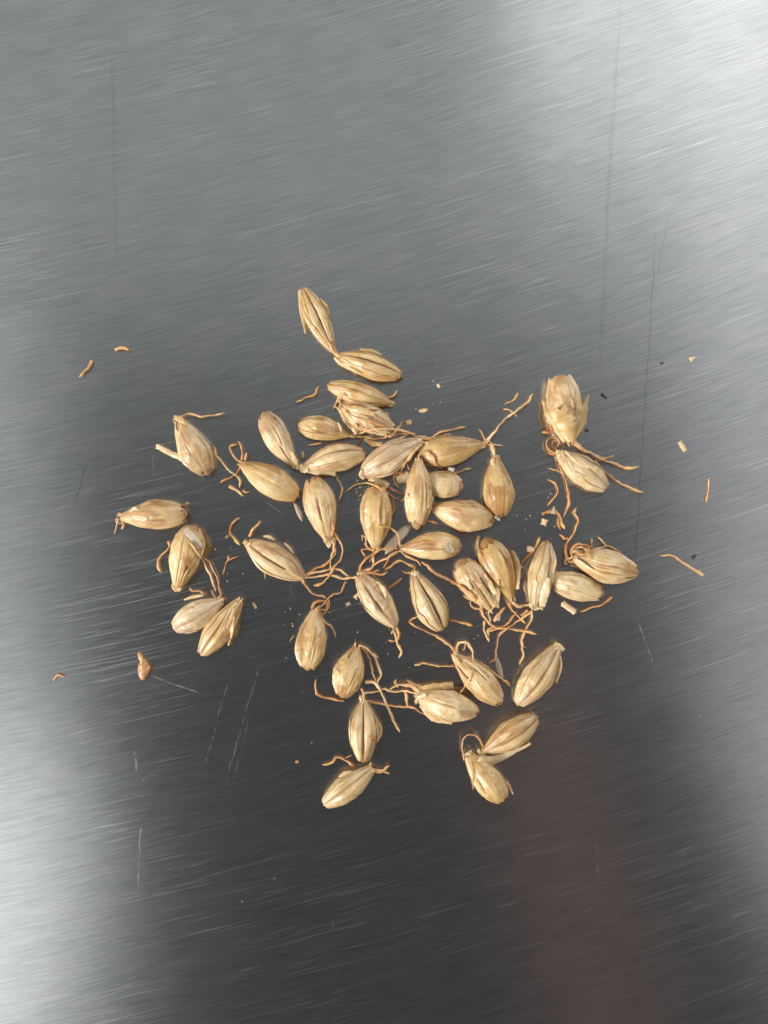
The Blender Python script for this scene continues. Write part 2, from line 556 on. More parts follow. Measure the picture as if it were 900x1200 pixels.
            o = mesh_obj('inner_husk', V, grid_faces(nu, nv), s.mat, root, tone=np.clip(ed, 0, 0.8).ravel())
            dress(o, s.tint - 0.12); solid(o, 0.00005)
        # outer husk
        nu, nv = 76, 108
        ti = np.linspace(0, 1, nu)[:, None]; w = np.linspace(0, 1, nv)[None, :]
        ti, w = np.broadcast_arrays(ti, w)
        e1 = s.e + 0.42 * (fbm(ti * 4, ti * 0 + 1, s.seed + 50, 3) - 0.5) - 0.5 * np.clip(0.25 - ti, 0, 1) * 1.5
        e2 = s.e + 0.42 * (fbm(ti * 4, ti * 0 + 8, s.seed + 51, 3) - 0.5) - 0.5 * np.clip(0.25 - ti, 0, 1) * 1.5
        e1 = np.maximum(e1, 0.12); e2 = np.maximum(e2, 0.12)
        psi = e1 + (2 * pi - e2 - e1) * w
        j = fbm(psi * 2.2, psi * 0 + 3, s.seed + 60, 3)
        t0 = 0.0 + 0.05 * fbm(psi * 5, psi * 0 + 2, s.seed + 61, 2)
        t1 = 1 - s.tip - 0.10 * np.clip(j - 0.35, 0, 1) * (1 + s.tip * 8)
        t = t0 + (t1 - t0) * ti
        ang = np.minimum(w, 1 - w) * (2 * pi - e1 - e2)
        lift = np.exp(-ang / 0.16) * (0.02 + 0.14 * np.clip(fbm(ti * 5, w * 0 + (w > .5) * 9, s.seed + 70, 2) - 0.42, 0, 1))
        lift = lift + 0.10 * np.clip(0.06 - ti, 0, 1) * 3
        V = s.P(t, psi + s.view, 1.0 + lift, 'o').reshape(-1, 3)
        keep = np.ones((nu - 1, nv - 1), bool)
        phi = (psi + s.view + pi) % (2 * pi) - pi
        keep &= (np.abs(phi[:-1, :-1]) < 2.75)
        for (ht, hp, rt, rp) in s.holes:
            nz = (fbm(t * 14, phi * 4, s.seed + 80, 2) - 0.5) * 0.9
            q = ((t - ht) / rt) ** 2 + ((phi - hp) / rp) ** 2 + nz
            keep &= (q[:-1, :-1] > 1)
        browning = np.clip(0.10 - t, 0, 1) * 3.0 + np.clip(t - 0.93, 0, 1) * 4.0
        browning = s.stain(t, psi + s.view) + browning * (0.4 + fbm(t * 5, phi * 2, s.seed + 90, 2)) + np.exp(-ang / 0.05) * 0.55
        o = mesh_obj('outer_husk', V, grid_faces(nu, nv, keep), s.mat, root, tone=np.clip(browning, 0, 0.7).ravel())
        dress(o); solid(o, 0.00006)
        # small raised splinters at the germ end and along the seam
        for k in range(r.choice((2, 3, 4))):
            ph0 = r.uniform(-1.2, 1.2)
            t_ = 0.01 + 0.04 * r.random()
            p = s.P(np.array(t_), np.array(ph0), 1.0, 'o')
            ln = r.uniform(0.35, 0.9) * 1e-3
            spl = [p + np.array([0.5 * ln, 0, -0.0001]), p, p + np.array([-ln * .6, r.uniform(-.25, .25) * ln, r.uniform(0, .12) * ln])]
            o = ribbon('husk_splinter', np.array(spl), [0.00030, 0.00026, 0.00006], s.mat, root, seed=s.seed + k, curl=0.25)
            dress(o)
        return root


def catmull(P, n):
    P = np.asarray(P, float)
    if len(P) == 2:
        P = np.array([P[0], (P[0] + P[1]) / 2, P[1]])
    Q = np.vstack([2 * P[0] - P[1], P, 2 * P[-1] - P[-2]])
    seg = np.linalg.norm(np.diff(P, axis=0), axis=1)
    cum = np.concatenate([[0], np.cumsum(seg)])
    s = np.linspace(0, cum[-1], n)
    out = []
    for v in s:
        i = min(np.searchsorted(cum, v, side='right') - 1, len(P) - 2)
        u = (v - cum[i]) / max(seg[i], 1e-12)
        p0, p1, p2, p3 = Q[i], Q[i + 1], Q[i + 2], Q[i + 3]
        out.append(0.5 * ((2 * p1) + (-p0 + p2) * u + (2 * p0 - 5 * p1 + 4 * p2 - p3) * u * u + (-p0 + 3 * p1 - 3 * p2 + p3) * u ** 3))
    return np.array(out)


def tube(name, pts, rad, material, parent, tone=None, seed=0, flat=0.62):
    n = len(pts); m = 8
    T = np.gradient(pts, axis=0); T /= np.linalg.norm(T, axis=1)[:, None] + 1e-12
    V = []
    for i in range(n):
        up = np.array([0, 0, 1.0])
        side = np.cross(T[i], up); side /= np.linalg.norm(side) + 1e-12
        nn = np.cross(side, T[i])
        tw = 1.6 * (vn(i * 0.12, seed * 0.37, seed) - 0.5) * 3
        for k in range(m):
            a = 2 * pi * k / m
            rr = rad[i] * (0.85 + 0.35 * vn(i * 0.5, k * 0.9, seed + 3))
            cy, cz = cos(a), sin(a) * flat
            y = cy * cos(tw) - cz * sin(tw); z = cy * sin(tw) + cz * cos(tw)
            q = pts[i] + side * (y * rr) + nn * (z * rr)
            V.append(q)
    F = []
    for i in range(n - 1):
        for k in range(m):
            F.append((i * m + k, i * m + (k + 1) % m, (i + 1) * m + (k + 1) % m, (i + 1) * m + k))
    F.append(tuple(reversed(range(m)))); F.append(tuple(range((n - 1) * m, n * m)))
    tn = np.repeat(tone, m) if tone is not None else None
    return mesh_obj(name, V, F, material, parent, tone=tn)


def ribbon(name, pts, widths, material, parent, seed=0, curl=0.3, jag=0.12, thick=0.00005, n=22, tilt=0.0, ends=0.25):
    """thin curved strip of husk along local-space points"""
    pts = np.asarray(pts, float)
    c = catmull(pts, n)
    w = np.interp(np.linspace(0, 1, n), np.linspace(0, 1, len(widths)), widths)
    T = np.gradient(c, axis=0); T /= np.linalg.norm(T, axis=1)[:, None] + 1e-12
    m = 9
    V = []
    for i in range(n):
        side = np.cross(T[i], np.array([0, 0, 1.0])); side /= np.linalg.norm(side) + 1e-12
        up = np.cross(side, T[i])
        sd2 = side * cos(tilt) + up * sin(tilt); up2 = -side * sin(tilt) + up * cos(tilt)
        for k in range(m):
            a = (k / (m - 1) - 0.5) * 2
            ww = w[i] / 2 * (1 + jag * 2 * (vn(i * 0.8, (a > 0) * 7.0, seed + 2) - 0.5))
            off = 0.0
            if i in (0, n - 1):
                off = (vn(k * 1.3, i, seed + 5) - 0.5) * w[i] * ends * 2
            z = -curl * (a * a) * w[i] * 0.5 + (vn(i * 0.35, a * 1.5 + 4, seed + 6) - 0.5) * w[i] * 0.16
            q = c[i] + sd2 * (a * ww) + up2 * z + T[i] * off
            V.append(q)
    o = mesh_obj(name, V, grid_faces(n, m), material, parent)
    solid(o, thick, 0)
    return o


PI = pi
V_ = 0.0
# key, germ end, far end, width, options ...
Grain('a', (391, 412), (353, 334), 29, a=.22, b=.26, p=.52, view=-0.15, tint=.45, crease=1.0, e=.75, q2=.9,
      holes=[(.52, -.95, .20, .14)], label='topmost grain of the heap, pointing up, husk split lengthwise')
Grain('b', (396, 416), (473, 441), 31, a=.30, b=.34, p=.48, view=.35, tint=.62, e=.8, q2=.8, holes=[(.30, -1.0, .12, .10)],
      label='grain with long brown crease pointing right, second from the top of the heap')
Grain('c', (460, 473), (382, 450), 28, a=.22, b=.42, p=.50, view=-.9, tint=.55, crease=.6, q2=.8,
      label='grain lying across just above the ragged one, with short yellow sprout at its right tip')
Grain('d', (397, 473), (463, 506), 34, a=.38, b=.45, p=.45, view=.5, tint=.6, crease=.5, wr=1.6, holes=[(.35, .55, .22, .13), (.78, -.3, .10, .25)],
      label='torn ragged grain with loose husk strips and many rootlets, third from the heap top')
Grain('e', (414, 511), (346, 497), 29, a=.14, b=.35, p=.60, view=2.6, tint=.4, wr=.9, bow=-1.5, q1=1.25,
      label='smooth teardrop grain with glossy lower side, pointing left')
Grain('f', (351, 549), (430, 531), 33, a=.20, b=.38, p=.58, view=.55, tint=.68, bow=3, wr=.7, q1=1.1, mat=M_PALE,
      label='pinkish grain with curved long crease and loose pale strip along its lower edge')
Grain('g', (346, 549), (307, 481), 33, a=.22, b=.34, p=.62, view=-1.5, tint=.42, holes=[(.20, .15, .17, .09)], q1=1.1, tip=.05,
      label='grain with reddish brown upper tip and short dark split near its lower end')
Grain('h', (279, 542), (352, 583), 36, a=.16, b=.36, p=.56, view=2.7, tint=.4, wr=.9, q1=.95,
      label='plump smooth grain with curled hooked rootlets at its upper left end')
Grain('i', (386, 637), (366, 557), 37, a=.22, b=.42, p=.60, view=2.3, tint=.42, q1=1.0,
      label='upright grain whose long brown rootlets trail down from its lower end toward left creased grain')
Grain('j', (207, 491), (244, 557), 37, a=.25, b=.36, p=.60, view=-2.2, tint=.45, wr=1.0, q1=.9, holes=[(.07, -.5, .10, .35)],
      label='glossy grain at upper left with one wavy rootlet over its top')
Grain('k', (138, 607), (220, 602), 36, a=.20, b=.55, p=.58, view=3.0, tint=.5, wr=1.1, bow=2,
      label='leftmost grain, dull tan and lying flat with puckered lower side')
Grain('l', (206, 690), (227, 614), 39, a=.30, b=.42, p=.62, view=2.5, tint=.45, holes=[(.22, -.55, .16, .12)],
      label='grain with clear papery flake lying across its upper end and truncated lower end')
Grain('m', (260, 704), (201, 738), 33, a=.32, b=.40, p=.55, view=.2, tint=.3, mat=M_PALE, q2=.7, crease=.7,
      label='pale grain in the left pair, upper one with two long thin rootlets rising from it')
Grain('n', (281, 703), (234, 770), 31, a=.36, b=.50, p=.55, view=-.1, tint=.38, q2=1.0, e=.7, wr=1.2,
      label='lower grain of the left pair with blunt pale open end and torn right side')
Grain('o', (357, 680), (286, 634), 37, a=.14, b=.26, p=.50, view=.10, tint=.42, q2=.85, q1=.9,
      label='large grain with straight rootlet standing up at left tip and dark lengthwise crease')
Grain('p', (370, 712), (360, 788), 36, a=.26, b=.34, p=.60, view=3.1, tint=.4, q2=.65, wr=1.0,
      label='smooth egg shaped grain hanging below the tangle of long rootlets, left of centre')
Grain('q', (418, 757), (400, 820), 37, a=.22, b=.36, p=.55, view=2.8, tint=.42, q2=.8, wr=1.1, holes=[(.14, -.5, .10, .2)],
      label='short plump grain with a split shoot arching off its top to the right')
Grain('r', (426, 821), (426, 896), 35, a=.24, b=.42, p=.48, view=0.0, tint=.3, mat=M_PALE, q2=.9, crease=1.5, e=1.2,
      label='upright pale grain with a straight black central crease')
Grain('s', (438, 900), (378, 946), 31, a=.36, b=.34, p=.55, view=-.2, tint=.3, mat=M_PALE, q2=.75,
      label='pale grain at the lower left of the heap, tip nearly touching the upright creased one')
Grain('t', (420, 674), (466, 737), 33, a=.40, b=.26, p=.42, view=-.2, tint=.42, mat=M_PALE, holes=[(.10, .1, .10, .3), (.55, .3, .28, .08)], wr=1.5,
      label='shrivelled pale grain with opened brown top and twisted tail below it')
Grain('u', (440, 645), (441, 566), 38, a=.20, b=.50, p=.55, view=3.1, tint=.5, wr=1.2,
      label='upright grain with pale central rib and puckered edges, small curls at its lower end')
Grain('v', (469, 643), (543, 640), 34, a=.18, b=.42, p=.60, view=2.9, tint=.5, wr=.8, bow=2,
      label='smooth tan grain bearing a small white scab near its right end')
Grain('w', (491, 535), (489, 622), 31, a=.20, b=.38, p=.58, view=2.2, tint=.3, wr=1.3, lg=1.7, ld=.3, q1=.85, tip=.09,
      label='upright glossy grain with orange rootlet curling over its top and brown lower tip')
Grain('x', (499, 565), (544, 571), 32, a=.85, b=.55, p=.45, view=2.6, tint=.4, mat=M_PALE, tip=.08, wr=.8,
      label='stubby pale grain half hidden behind the upright glossy one')
Grain('y', (568, 520), (486, 536), 36, a=.20, b=.42, p=.58, view=3.0, tint=.5, wr=.7, q1=.95,
      label='smooth tan grain whose right tip sends long rootlet to the upper right')
Grain('z', (494, 515), (423, 556), 36, a=.28, b=.36, p=.55, view=.25, tint=.3, mat=M_PALE, crease=.5, lg=.6, q2=.7,
      label='whitish ridged grain in the middle with dark furrows and rootlets crossed over its right end')
Grain('aa', (581, 534), (587, 608), 36, a=.28, b=.36, p=.60, view=3.0, tint=.5, wr=.6, q1=1.1,
      label='smooth upright grain with narrow neck at right of the heap')
Grain('bb', (505, 594), (582, 610), 37, a=.26, b=.36, p=.55, view=2.8, tint=.42, bow=-2, wr=1.0,
      label='plump golden grain lying across just below the stubby pale one')
Grain('cc', (580, 714), (537, 655), 37, a=.42, b=.46, p=.60, view=-2.1, tint=.42, wr=1.3, holes=[(.42, .25, .26, .10), (.40, -.45, .22, .10)], tip=.09,
      label='brown capped grain with husk split into long strips')
Grain('dd', (601, 705), (568, 629), 37, a=.22, b=.46, p=.60, view=2.7, tint=.5, wr=.9, tip=.09,
      label='long tan grain with brown cap right of the one split into strips')
Grain('ee', (627, 712), (643, 632), 33, a=.42, b=.28, p=.50, view=-.5, tint=.28, mat=M_PALE, q2=.9, holes=[(.68, -.95, .25, .16)],
      label='pale boat shaped grain pointing up with hollow right edge and fraying base')
Grain('ff', (638, 677), (711, 697), 33, a=.35, b=.45, p=.48, view=2.7, tint=.42, mat=M_PALE, wr=.8, tip=.06,
      label='flat pale grain tucked right of the boat shaped one, with pale square flake under it')
Grain('gg', (671, 651), (752, 672), 39, a=.34, b=.26, p=.50, view=2.5, tint=.45, wr=.8, bow=-2, holes=[(.86, -.7, .09, .14)],
      label='rightmost grain with round coiled rootlet at its left end')
Grain('hh', (667, 521), (656, 437), 43, a=.26, b=.75, p=.55, view=3.1, tint=.5, wr=1.1, q1=.9, e=.7,
      label='large crumpled grain at upper right with folded flaring husk')
Grain('ii', (654, 530), (714, 574), 34, a=.28, b=.34, p=.55, view=0.25, tint=.3, mat=M_PALE, crease=.5,
      label='pale ribbed grain right under the large crumpled one')
Grain('jj', (655, 757), (606, 829), 36, a=.38, b=.32, p=.52, view=.2, tint=.5, q2=.75, wr=1.3, mat=M_PALE,
      label='grain with squared off top and wide dented crease at lower right, no rootlets')
Grain('kk', (566, 883), (632, 840), 34, a=.22, b=.36, p=.55, view=-.2, tint=.48, crease=.5, mat=M_PALE,
      label='upper grain of the bottom right pair, loose spike of husk beneath it')
Grain('ll', (548, 884), (592, 941), 34, a=.36, b=.50, p=.58, view=3.0, tint=.42, wr=.8,
      label='lowest right grain, smooth and yellowish with torn husk points on both sides')
Grain('mm', (532, 768), (590, 827), 33, a=.26, b=.30, p=.58, view=-2.4, tint=.48, wr=.9,
      label='ridged grain with thin rootlet looping over its upper half')
Grain('nn', (487, 815), (564, 836), 37, a=.30, b=.24, p=.52, view=-2.0, tint=.42, wr=.9, bow=-2, holes=[(.5, -1.0, .32, .10)],
      label='plump grain with thick bundle of rootlets from left end and dark open slit below')
Grain('oo', (484, 671), (520, 741), 38, a=.22, b=.32, p=.60, view=.25, tint=.55, crease=1.7, wr=.8, mat=M_PALE, e=1.0, q1=.9,
      label='pinkish grain with deep open black crease, below the scabbed tan one')

for g in GRAINS.values():
    g.build()


def top(x, y, skip=None):
    h = 0.0
    for g in GRAINS.values():
        if g is skip: continue
        q = g.height(x, y)
        if q > h: h = q
    return h


def lay(pts, width, own=None, start=None, over=True, lift=0.0, n=None, seed=0, wob=0.5):
    """run a strand through photograph pixels, resting on the steel and on whatever grain it crosses"""
    P2 = np.asarray(pts, float)
    ln = np.sum(np.linalg.norm(np.diff(P2, axis=0), axis=1))
    n = n or max(10, int(ln / 1.6))
    c = catmull(P2, n)
    s = np.arange(n) * (ln / n)
    c[:, 0] += (vn(s / 3.6, s * 0 + seed, seed + 71) - 0.5) * 1.3 * wob
    c[:, 1] += (vn(s / 3.6, s * 0 + seed, seed + 72) - 0.5) * 1.3 * wob
    c[:, 0] += (fbm(s / 9.0, s * 0 + seed, seed, 2) - 0.5) * 2.4 * wob
    c[:, 1] += (fbm(s / 9.0, s * 0 + seed + 40, seed + 3, 2) - 0.5) * 2.4 * wob
    r = width * 0.5 * S
    z = np.zeros(n)
    for i in range(n):
        u = i / (n - 1)
        x, y, _ = W(c[i, 0], c[i, 1], 0.001)
        base = r * 0.95 + (0.00010 + lift * 1e-3) * (0.5 + vn(s[i] / 14.0, seed, seed + 9)) * min(1, 4 * u)
        if over:
            h = top(x, y, own if (own is not None and s[i] < 9) else None)
            if h > 0: base = max(base, h + r * 0.8)
        if own is not None and start is not None:
            base = max(base, start * (1 - min(1, s[i] / max(22, ln * 0.35))) + r)
        z[i] = base
    k = np.array([1, 2, 3, 2, 1.]); k /= k.sum()
    for _ in range(2):
        zz = np.convolve(np.pad(z, 2, mode='edge'), k, mode='valid')
        z = np.maximum(zz, r * 0.8)
    return np.array([W(c[i, 0], c[i, 1], z[i]) for i in range(n)])


def radii(n, width, seed, taper=0.75, club=0.0):
    u = np.linspace(0, 1, n)
    r = width * 0.34 * S * (1.05 - (1 - taper) * u)
    r = r * (0.55 + 0.95 * fbm(u * n / 6.0, u * 0, seed, 3))
    r = r * (1 + club * np.exp(-((u - 0.90) / 0.08) ** 2))
    r = r * np.clip((1 - u) * n / 4.0 + 0.35, 0, 1)
    return r


ROOTN = [0]


def rootlet(key, pts, w=4.0, yellow=0.6, pale=0.3, over=True, lift=0.15, start=True, club=0.25, wob=0.85):
    """a rootlet of grain `key`, from the grain outward"""
    ROOTN[0] += 1; sd = 7 * ROOTN[0] + 3
    g = GRAINS[key]
    st = None
    if start:
        x, y, _ = W(pts[0][0], pts[0][1], 0.001)
        t = 0.0
        st = float(g.zc(0.0)) * 0.9
    P = lay(pts, w, own=g, start=st, over=over, lift=lift, seed=sd, wob=wob)
    n = len(P)
    inv = g.inv
    L = np.array([tuple(inv @ Vector(p)) for p in P])
    u = np.linspace(0, 1, n)
    tone = np.clip((u - (1 - 0.32)) / 0.2, 0, 1) * yellow
    o = tube('rootlet', L, radii(n, w, sd, club=club), M_ROOT, g.root, tone=tone, seed=sd)
    o['tint'] = min(1.0, max(0.0, pale + (float(vn(sd * .7, 3, 9)) - .4) * .7)); o['variant'] = float((sd * .173) % 1)
    return o


def flap(key, pts, widths, name='husk_flap', over=True, lift=0.3, curl=0.3, tilt=0.0, m=None, tint=.4, jag=.15, ends=.25, z0=None):
    ROOTN[0] += 1; sd = 7 * ROOTN[0] + 5
    g = GRAINS[key]
    P = lay(pts, 2.5, own=None, over=over, lift=lift, seed=sd, wob=0.2, n=14)
    if z0 is not None:
        P[:, 2] = np.maximum(P[:, 2], z0 * 1e-3)
    P[:, 2] += np.max(widths) * S * 0.12
    L = np.array([tuple(g.inv @ Vector(p)) for p in P])
    o = ribbon(name, L, [w * S for w in widths], m or g.mat, g.root, seed=sd, curl=curl, tilt=tilt, jag=jag, ends=ends)
    o['tint'] = float(tint); o['variant'] = float((sd * .173) % 1)
    return o


def loose_root(label, pts, w=4.0, yellow=0.7, pale=0.2, over=True, lift=0.1, group='loose bits of dried rootlet on the steel', fork=None, club=.2):
    ROOTN[0] += 1; sd = 7 * ROOTN[0] + 3
    P = lay(pts, w, over=over, lift=lift, seed=sd)
    org = np.array([P[:, 0].mean(), P[:, 1].mean(), 0.0])
    n = len(P); u = np.linspace(0, 1, n)
    tone = np.clip((u - 0.66) / 0.2, 0, 1) * yellow
    o = tube('loose_rootlet', P - org, radii(n, w, sd, club=club), M_ROOT, None, tone=tone, seed=sd)
    o.location = org
    o['tint'] = float(pale); o['variant'] = float((sd * .173) % 1)
    tag(o, label, 'rootlet', group)
    if fork:
        Q = lay(fork, w * 0.8, over=over, lift=lift, seed=sd + 1) - org
        q = tube('side_root', Q, radii(len(Q), w * 0.8, sd + 1), M_ROOT, o, tone=np.zeros(len(Q)), seed=sd + 1)
        q['tint'] = float(pale); q['variant'] = 0.4
    return o


def flake(label, cx, cy, lx, ly, ang, m=None, tint=.3, z=0.0, group='husk flakes scattered on the steel', name='husk_flake', cat='husk flake',
          thick=0.00009, bend=.12, tilt=0.0, corners=None):
    """an irregular chip; lx, ly its size in photograph pixels"""
    ROOTN[0] += 1; sd = 7 * ROOTN[0] + 9
    nu, nv = 9, 7
    V = []
    for i in range(nu):
        for j in range(nv):
            a = (i / (nu - 1) - .5) * 2; b_ = (j / (nv - 1) - .5) * 2
            if corners == 'tri':
                wy = 0.15 + 0.85 * (1 - (a + 1) / 2)
            elif corners == 'leaf':
                wy = 0.22 + 0.78 * math.sin(pi * min(1, max(0, (a + 1) / 2 * .9 + .08))) ** 0.7
            elif corners == 'round':
                wy = math.sqrt(max(0.08, 1 - a * a * .92))
            else:
                wy = 1.0
            ex = 1 + 0.35 * (float(vn(b_ * 1.7, 3, sd)) - .5); ey = 1 + 0.4 * (float(vn(a * 1.7, 5, sd)) - .5)
            x = a * lx / 2 * S * ex; y = b_ * wy * ly / 2 * S * ey
            zz = (1 - b_ * b_) * ly * S * bend + (float(vn(a * 1.5 + 3, b_ * 1.5, sd)) - .5) * min(lx, ly) * S * .12
            V.append((x, y, zz))
    V = np.array(V); V[:, 2] -= V[:, 2].min() - 0.00006
    if tilt: V[:, 2] += (V[:, 0] - V[:, 0].min()) * math.tan(tilt)
    o = mesh_obj(name, V, grid_faces(nu, nv), m or M_PALE)
    solid(o, thick, 0)
    p = W(cx, cy, z * 1e-3 + 0.0002)
    zz = z * 1e-3
    o.location = (p[0], p[1], zz); o.rotation_euler = (0, 0, radians(ang))
    o['tint'] = float(tint); o['variant'] = float((sd * .173) % 1)
    if label: tag(o, label, cat, group)
    return o


# ---- rootlets, sprouts and torn husk of each grain (photograph pixels, outward from the grain)
rootlet('a', [(379, 393), (386, 403), (391, 411), (397, 420)], 6, yellow=.2, pale=.8, club=0)
rootlet('a', [(383, 396), (389, 405), (394, 412), (396, 419)], 4, yellow=.3, pale=.5, club=0)
flap('a', [(352, 340), (353, 355), (355, 370), (358, 391)], [5, 6, 5, 1.5], lift=.8, tilt=.5, tint=.3, z0=1.2)
flap('a', [(375, 352), (381, 360), (386, 370)], [3, 7, 2], tilt=-.7, tint=.5, z0=1.5)
flap('b', [(422, 411), (435, 412), (447, 417)], [2, 6, 2], tilt=.5, tint=.6, z0=1.5)
flap('b', [(392, 420), (400, 427), (412, 434)], [3, 5, 2], tilt=-.5, tint=.5, z0=.8)
rootlet('c', [(454, 466), (460, 464), (465, 457)], 5, yellow=.7, pale=.7, start=True)
rootlet('c', [(416, 459), (404, 461), (396, 467), (391, 481)], 5, yellow=.1, pale=.6)
rootlet('c', [(414, 463), (402, 464), (398, 472), (400, 479)], 4, yellow=0, pale=.5)
rootlet('d', [(399, 472), (397, 466), (402, 462), (406, 466)], 3.5, yellow=0, pale=.7)
rootlet('d', [(398, 474), (404, 476), (420, 477), (432, 480), (446, 481)], 4.5, yellow=.2, pale=.7, lift=.3)
rootlet('d', [(426, 479), (428, 488), (434, 494), (443, 497), (452, 500)], 3.5, yellow=.1, pale=.1)
rootlet('d', [(456, 513), (463, 504), (467, 500), (472, 493)], 4.5, yellow=.2, pale=.6, start=False)
flap('d', [(397, 478), (405, 490), (413, 499), (420, 508)], [3, 7, 8, 7], tilt=.25, tint=.35, z0=.9, ends=.1)
flap('d', [(405, 482), (412, 492), (424, 506)], [2, 4, 3], tilt=-.4, tint=.6, z0=1.8)
flap('d', [(404, 478), (420, 480), (440, 486)], [2, 9, 3], tilt=.1, tint=.35, z0=2.6)
flap('d', [(427, 514), (436, 519), (448, 520)], [3, 8, 4], tilt=.2, tint=.45, z0=.5)
rootlet('d', [(446, 486), (452, 485), (455, 489)], 6, yellow=0, pale=.3, start=False)
rootlet('e', [(413, 511), (425, 512), (440, 514), (455, 511), (472, 508), (488, 509)], 3.5, yellow=0, pale=.6, lift=.2)
rootlet('e', [(414, 512), (430, 513), (437, 519), (448, 521), (462, 516), (478, 510)], 3.5, yellow=0, pale=.8, lift=.2)
rootlet('e', [(424, 514), (422, 517), (417, 521)], 4, yellow=.0, pale=.2, start=False)
flap('e', [(400, 506), (399, 501), (396, 496)], [1.5, 2.5, 1], tint=.2, z0=2.2)
flap('f', [(352, 550), (366, 552), (380, 553), (394, 556)], [4, 7, 7, 5], tilt=-.15, tint=.15, z0=1.0, ends=.1)
rootlet('f', [(392, 556), (397, 564), (400, 574), (398, 587)], 4, yellow=0, pale=.35, start=False)
flap('f', [(368, 556), (376, 558), (384, 557)], [3, 6, 2], tint=.9, m=M_BROWN)
flap('f', [(351, 546), (356, 551), (361, 550)], [6, 8, 4], tint=.3, z0=.9)
flap('g', [(342, 530), (345, 540), (349, 551)], [3, 7, 4], tilt=-.3, tint=.35, z0=1.0)
flap('g', [(354, 538), (355, 534), (354, 529)], [3, 3, 1.5], tint=.5)
rootlet('h', [(280, 541), (273, 532), (270, 524), (277, 520)], 5, yellow=.6, pale=.7, lift=.3)
rootlet('h', [(283, 539), (284, 531), (282, 523), (279, 517)], 4, yellow=0, pale=.2, lift=.6)
rootlet('h', [(288, 540), (288, 535), (288, 530)], 4.5, yellow=.8, pale=.6)
rootlet('h', [(281, 545), (279, 553), (271, 559), (259, 566)], 4, yellow=.3, pale=.2)
rootlet('i', [(390, 622), (392, 638), (393, 648), (389, 655), (378, 663), (367, 668), (361, 675)], 4.5, yellow=.2, pale=.3)
rootlet('i', [(391, 624), (398, 633), (401, 645), (398, 655), (391, 666), (383, 678), (375, 685), (367, 686)], 4.5, yellow=.5, pale=.6, lift=.35)
rootlet('i', [(392, 630), (391, 645), (388, 657), (388, 668)], 4, yellow=.3, pale=.5)
flap('i', [(389, 610), (389, 618), (388, 628)], [2, 7, 3], tint=.9, tilt=-.7, z0=1.2, m=M_BROWN)
flap('i', [(381, 630), (384, 636), (387, 641)], [6, 7, 4], tint=.3, z0=.8)
rootlet('j', [(208, 491), (213, 488), (220, 485), (228, 486), (236, 488), (252, 486), (263, 484)], 3.6, yellow=0, pale=.6, lift=.8)
rootlet('j', [(251, 524), (254, 535), (262, 545), (273, 555), (281, 562), (281, 572)], 4, yellow=.1, pale=.6, start=False, lift=.3)
flap('j', [(221, 542), (212, 536), (200, 531), (183, 523)], [4, 8, 6, 5], tint=.1, tilt=.1, m=M_PALE, lift=.3)
flap('j', [(206, 490), (212, 492), (218, 497)], [5, 7, 3], tint=.6, z0=1.6)
rootlet('k', [(140, 608), (137, 613), (133, 625)], 2.5, yellow=0, pale=1)
rootlet('k', [(143, 610), (145, 615), (142, 620)], 3.5, yellow=0, pale=.6)
rootlet('k', [(139, 606), (136, 610), (141, 614), (146, 611)], 3, yellow=0, pale=.7)
flap('k', [(152, 600), (158, 596), (162, 598)], [2, 5, 2], tint=.3, z0=1.3)
rootlet('l', [(199, 636), (197, 634), (198, 641), (192, 648), (186, 655), (185, 662), (189, 670)], 4.5, yellow=.7, pale=.5, start=False, lift=.3, club=.5)
flap('l', [(217, 620), (226, 630), (236, 642)], [8, 8, 8], name='papery_flake', tint=0, m=M_THIN, curl=.1, lift=.2, ends=.08, jag=.04)
flap('l', [(238, 630), (238, 640), (236, 650)], [2, 6, 3], tilt=-.9, tint=.4, z0=1.0)
flap('l', [(202, 684), (206, 690), (212, 689)], [6, 7, 4], tint=.5, z0=.8)
flap('l', [(220, 668), (216, 677), (213, 686)], [2, 3, 2], tint=.7, z0=1.4, tilt=.6)
rootlet('m', [(252, 693), (249, 680), (239, 660), (230, 646), (225, 637)], 3.2, yellow=0, pale=.75, lift=.7)
rootlet('m', [(259, 697), (253, 675), (244, 657), (235, 651), (229, 643), (222, 635)], 3.2, yellow=.6, pale=.6, lift=.7)
rootlet('m', [(260, 706), (254, 702), (250, 696), (248, 691)], 6, yellow=0, pale=.5, club=0)
rootlet('m', [(262, 706), (259, 701), (264, 702)], 4.5, yellow=0, pale=.5, club=0)
rootlet('m', [(240, 698), (233, 692), (225, 693), (221, 689)], 3.5, yellow=0, pale=.3, start=False)
flap('m', [(240, 697), (228, 699), (218, 702)], [2, 4, 2], tint=.2, z0=1.6, tilt=.4)
flap('n', [(276, 712), (271, 724), (266, 737)], [4, 4, 2], tint=.15, z0=2.4, tilt=.3)
flap('n', [(274, 722), (270, 740), (268, 756)], [3, 8, 2], tint=.8, z0=1.0, tilt=-.7)
flap('n', [(279, 706), (270, 716), (258, 736)], [3, 3, 2], tint=.2, z0=2.3, tilt=.5)
rootlet('o', [(292, 629), (299, 618), (305, 610)], 4.2, yellow=0, pale=.5, start=False, lift=.9, club=0)
rootlet('o', [(358, 677), (373, 676), (383, 674), (393, 676), (402, 678), (412, 677)], 4, yellow=0, pale=.6)
rootlet('o', [(359, 675), (366, 671), (377, 670), (390, 667), (398, 667), (405, 673), (411, 677)], 4, yellow=0, pale=.6)
rootlet('o', [(354, 682), (362, 692), (368, 697), (376, 699), (383, 701)], 4, yellow=0, pale=.4)
rootlet('o', [(314, 668), (311, 672), (311, 678)], 2.2, yellow=0, pale=1, start=False)
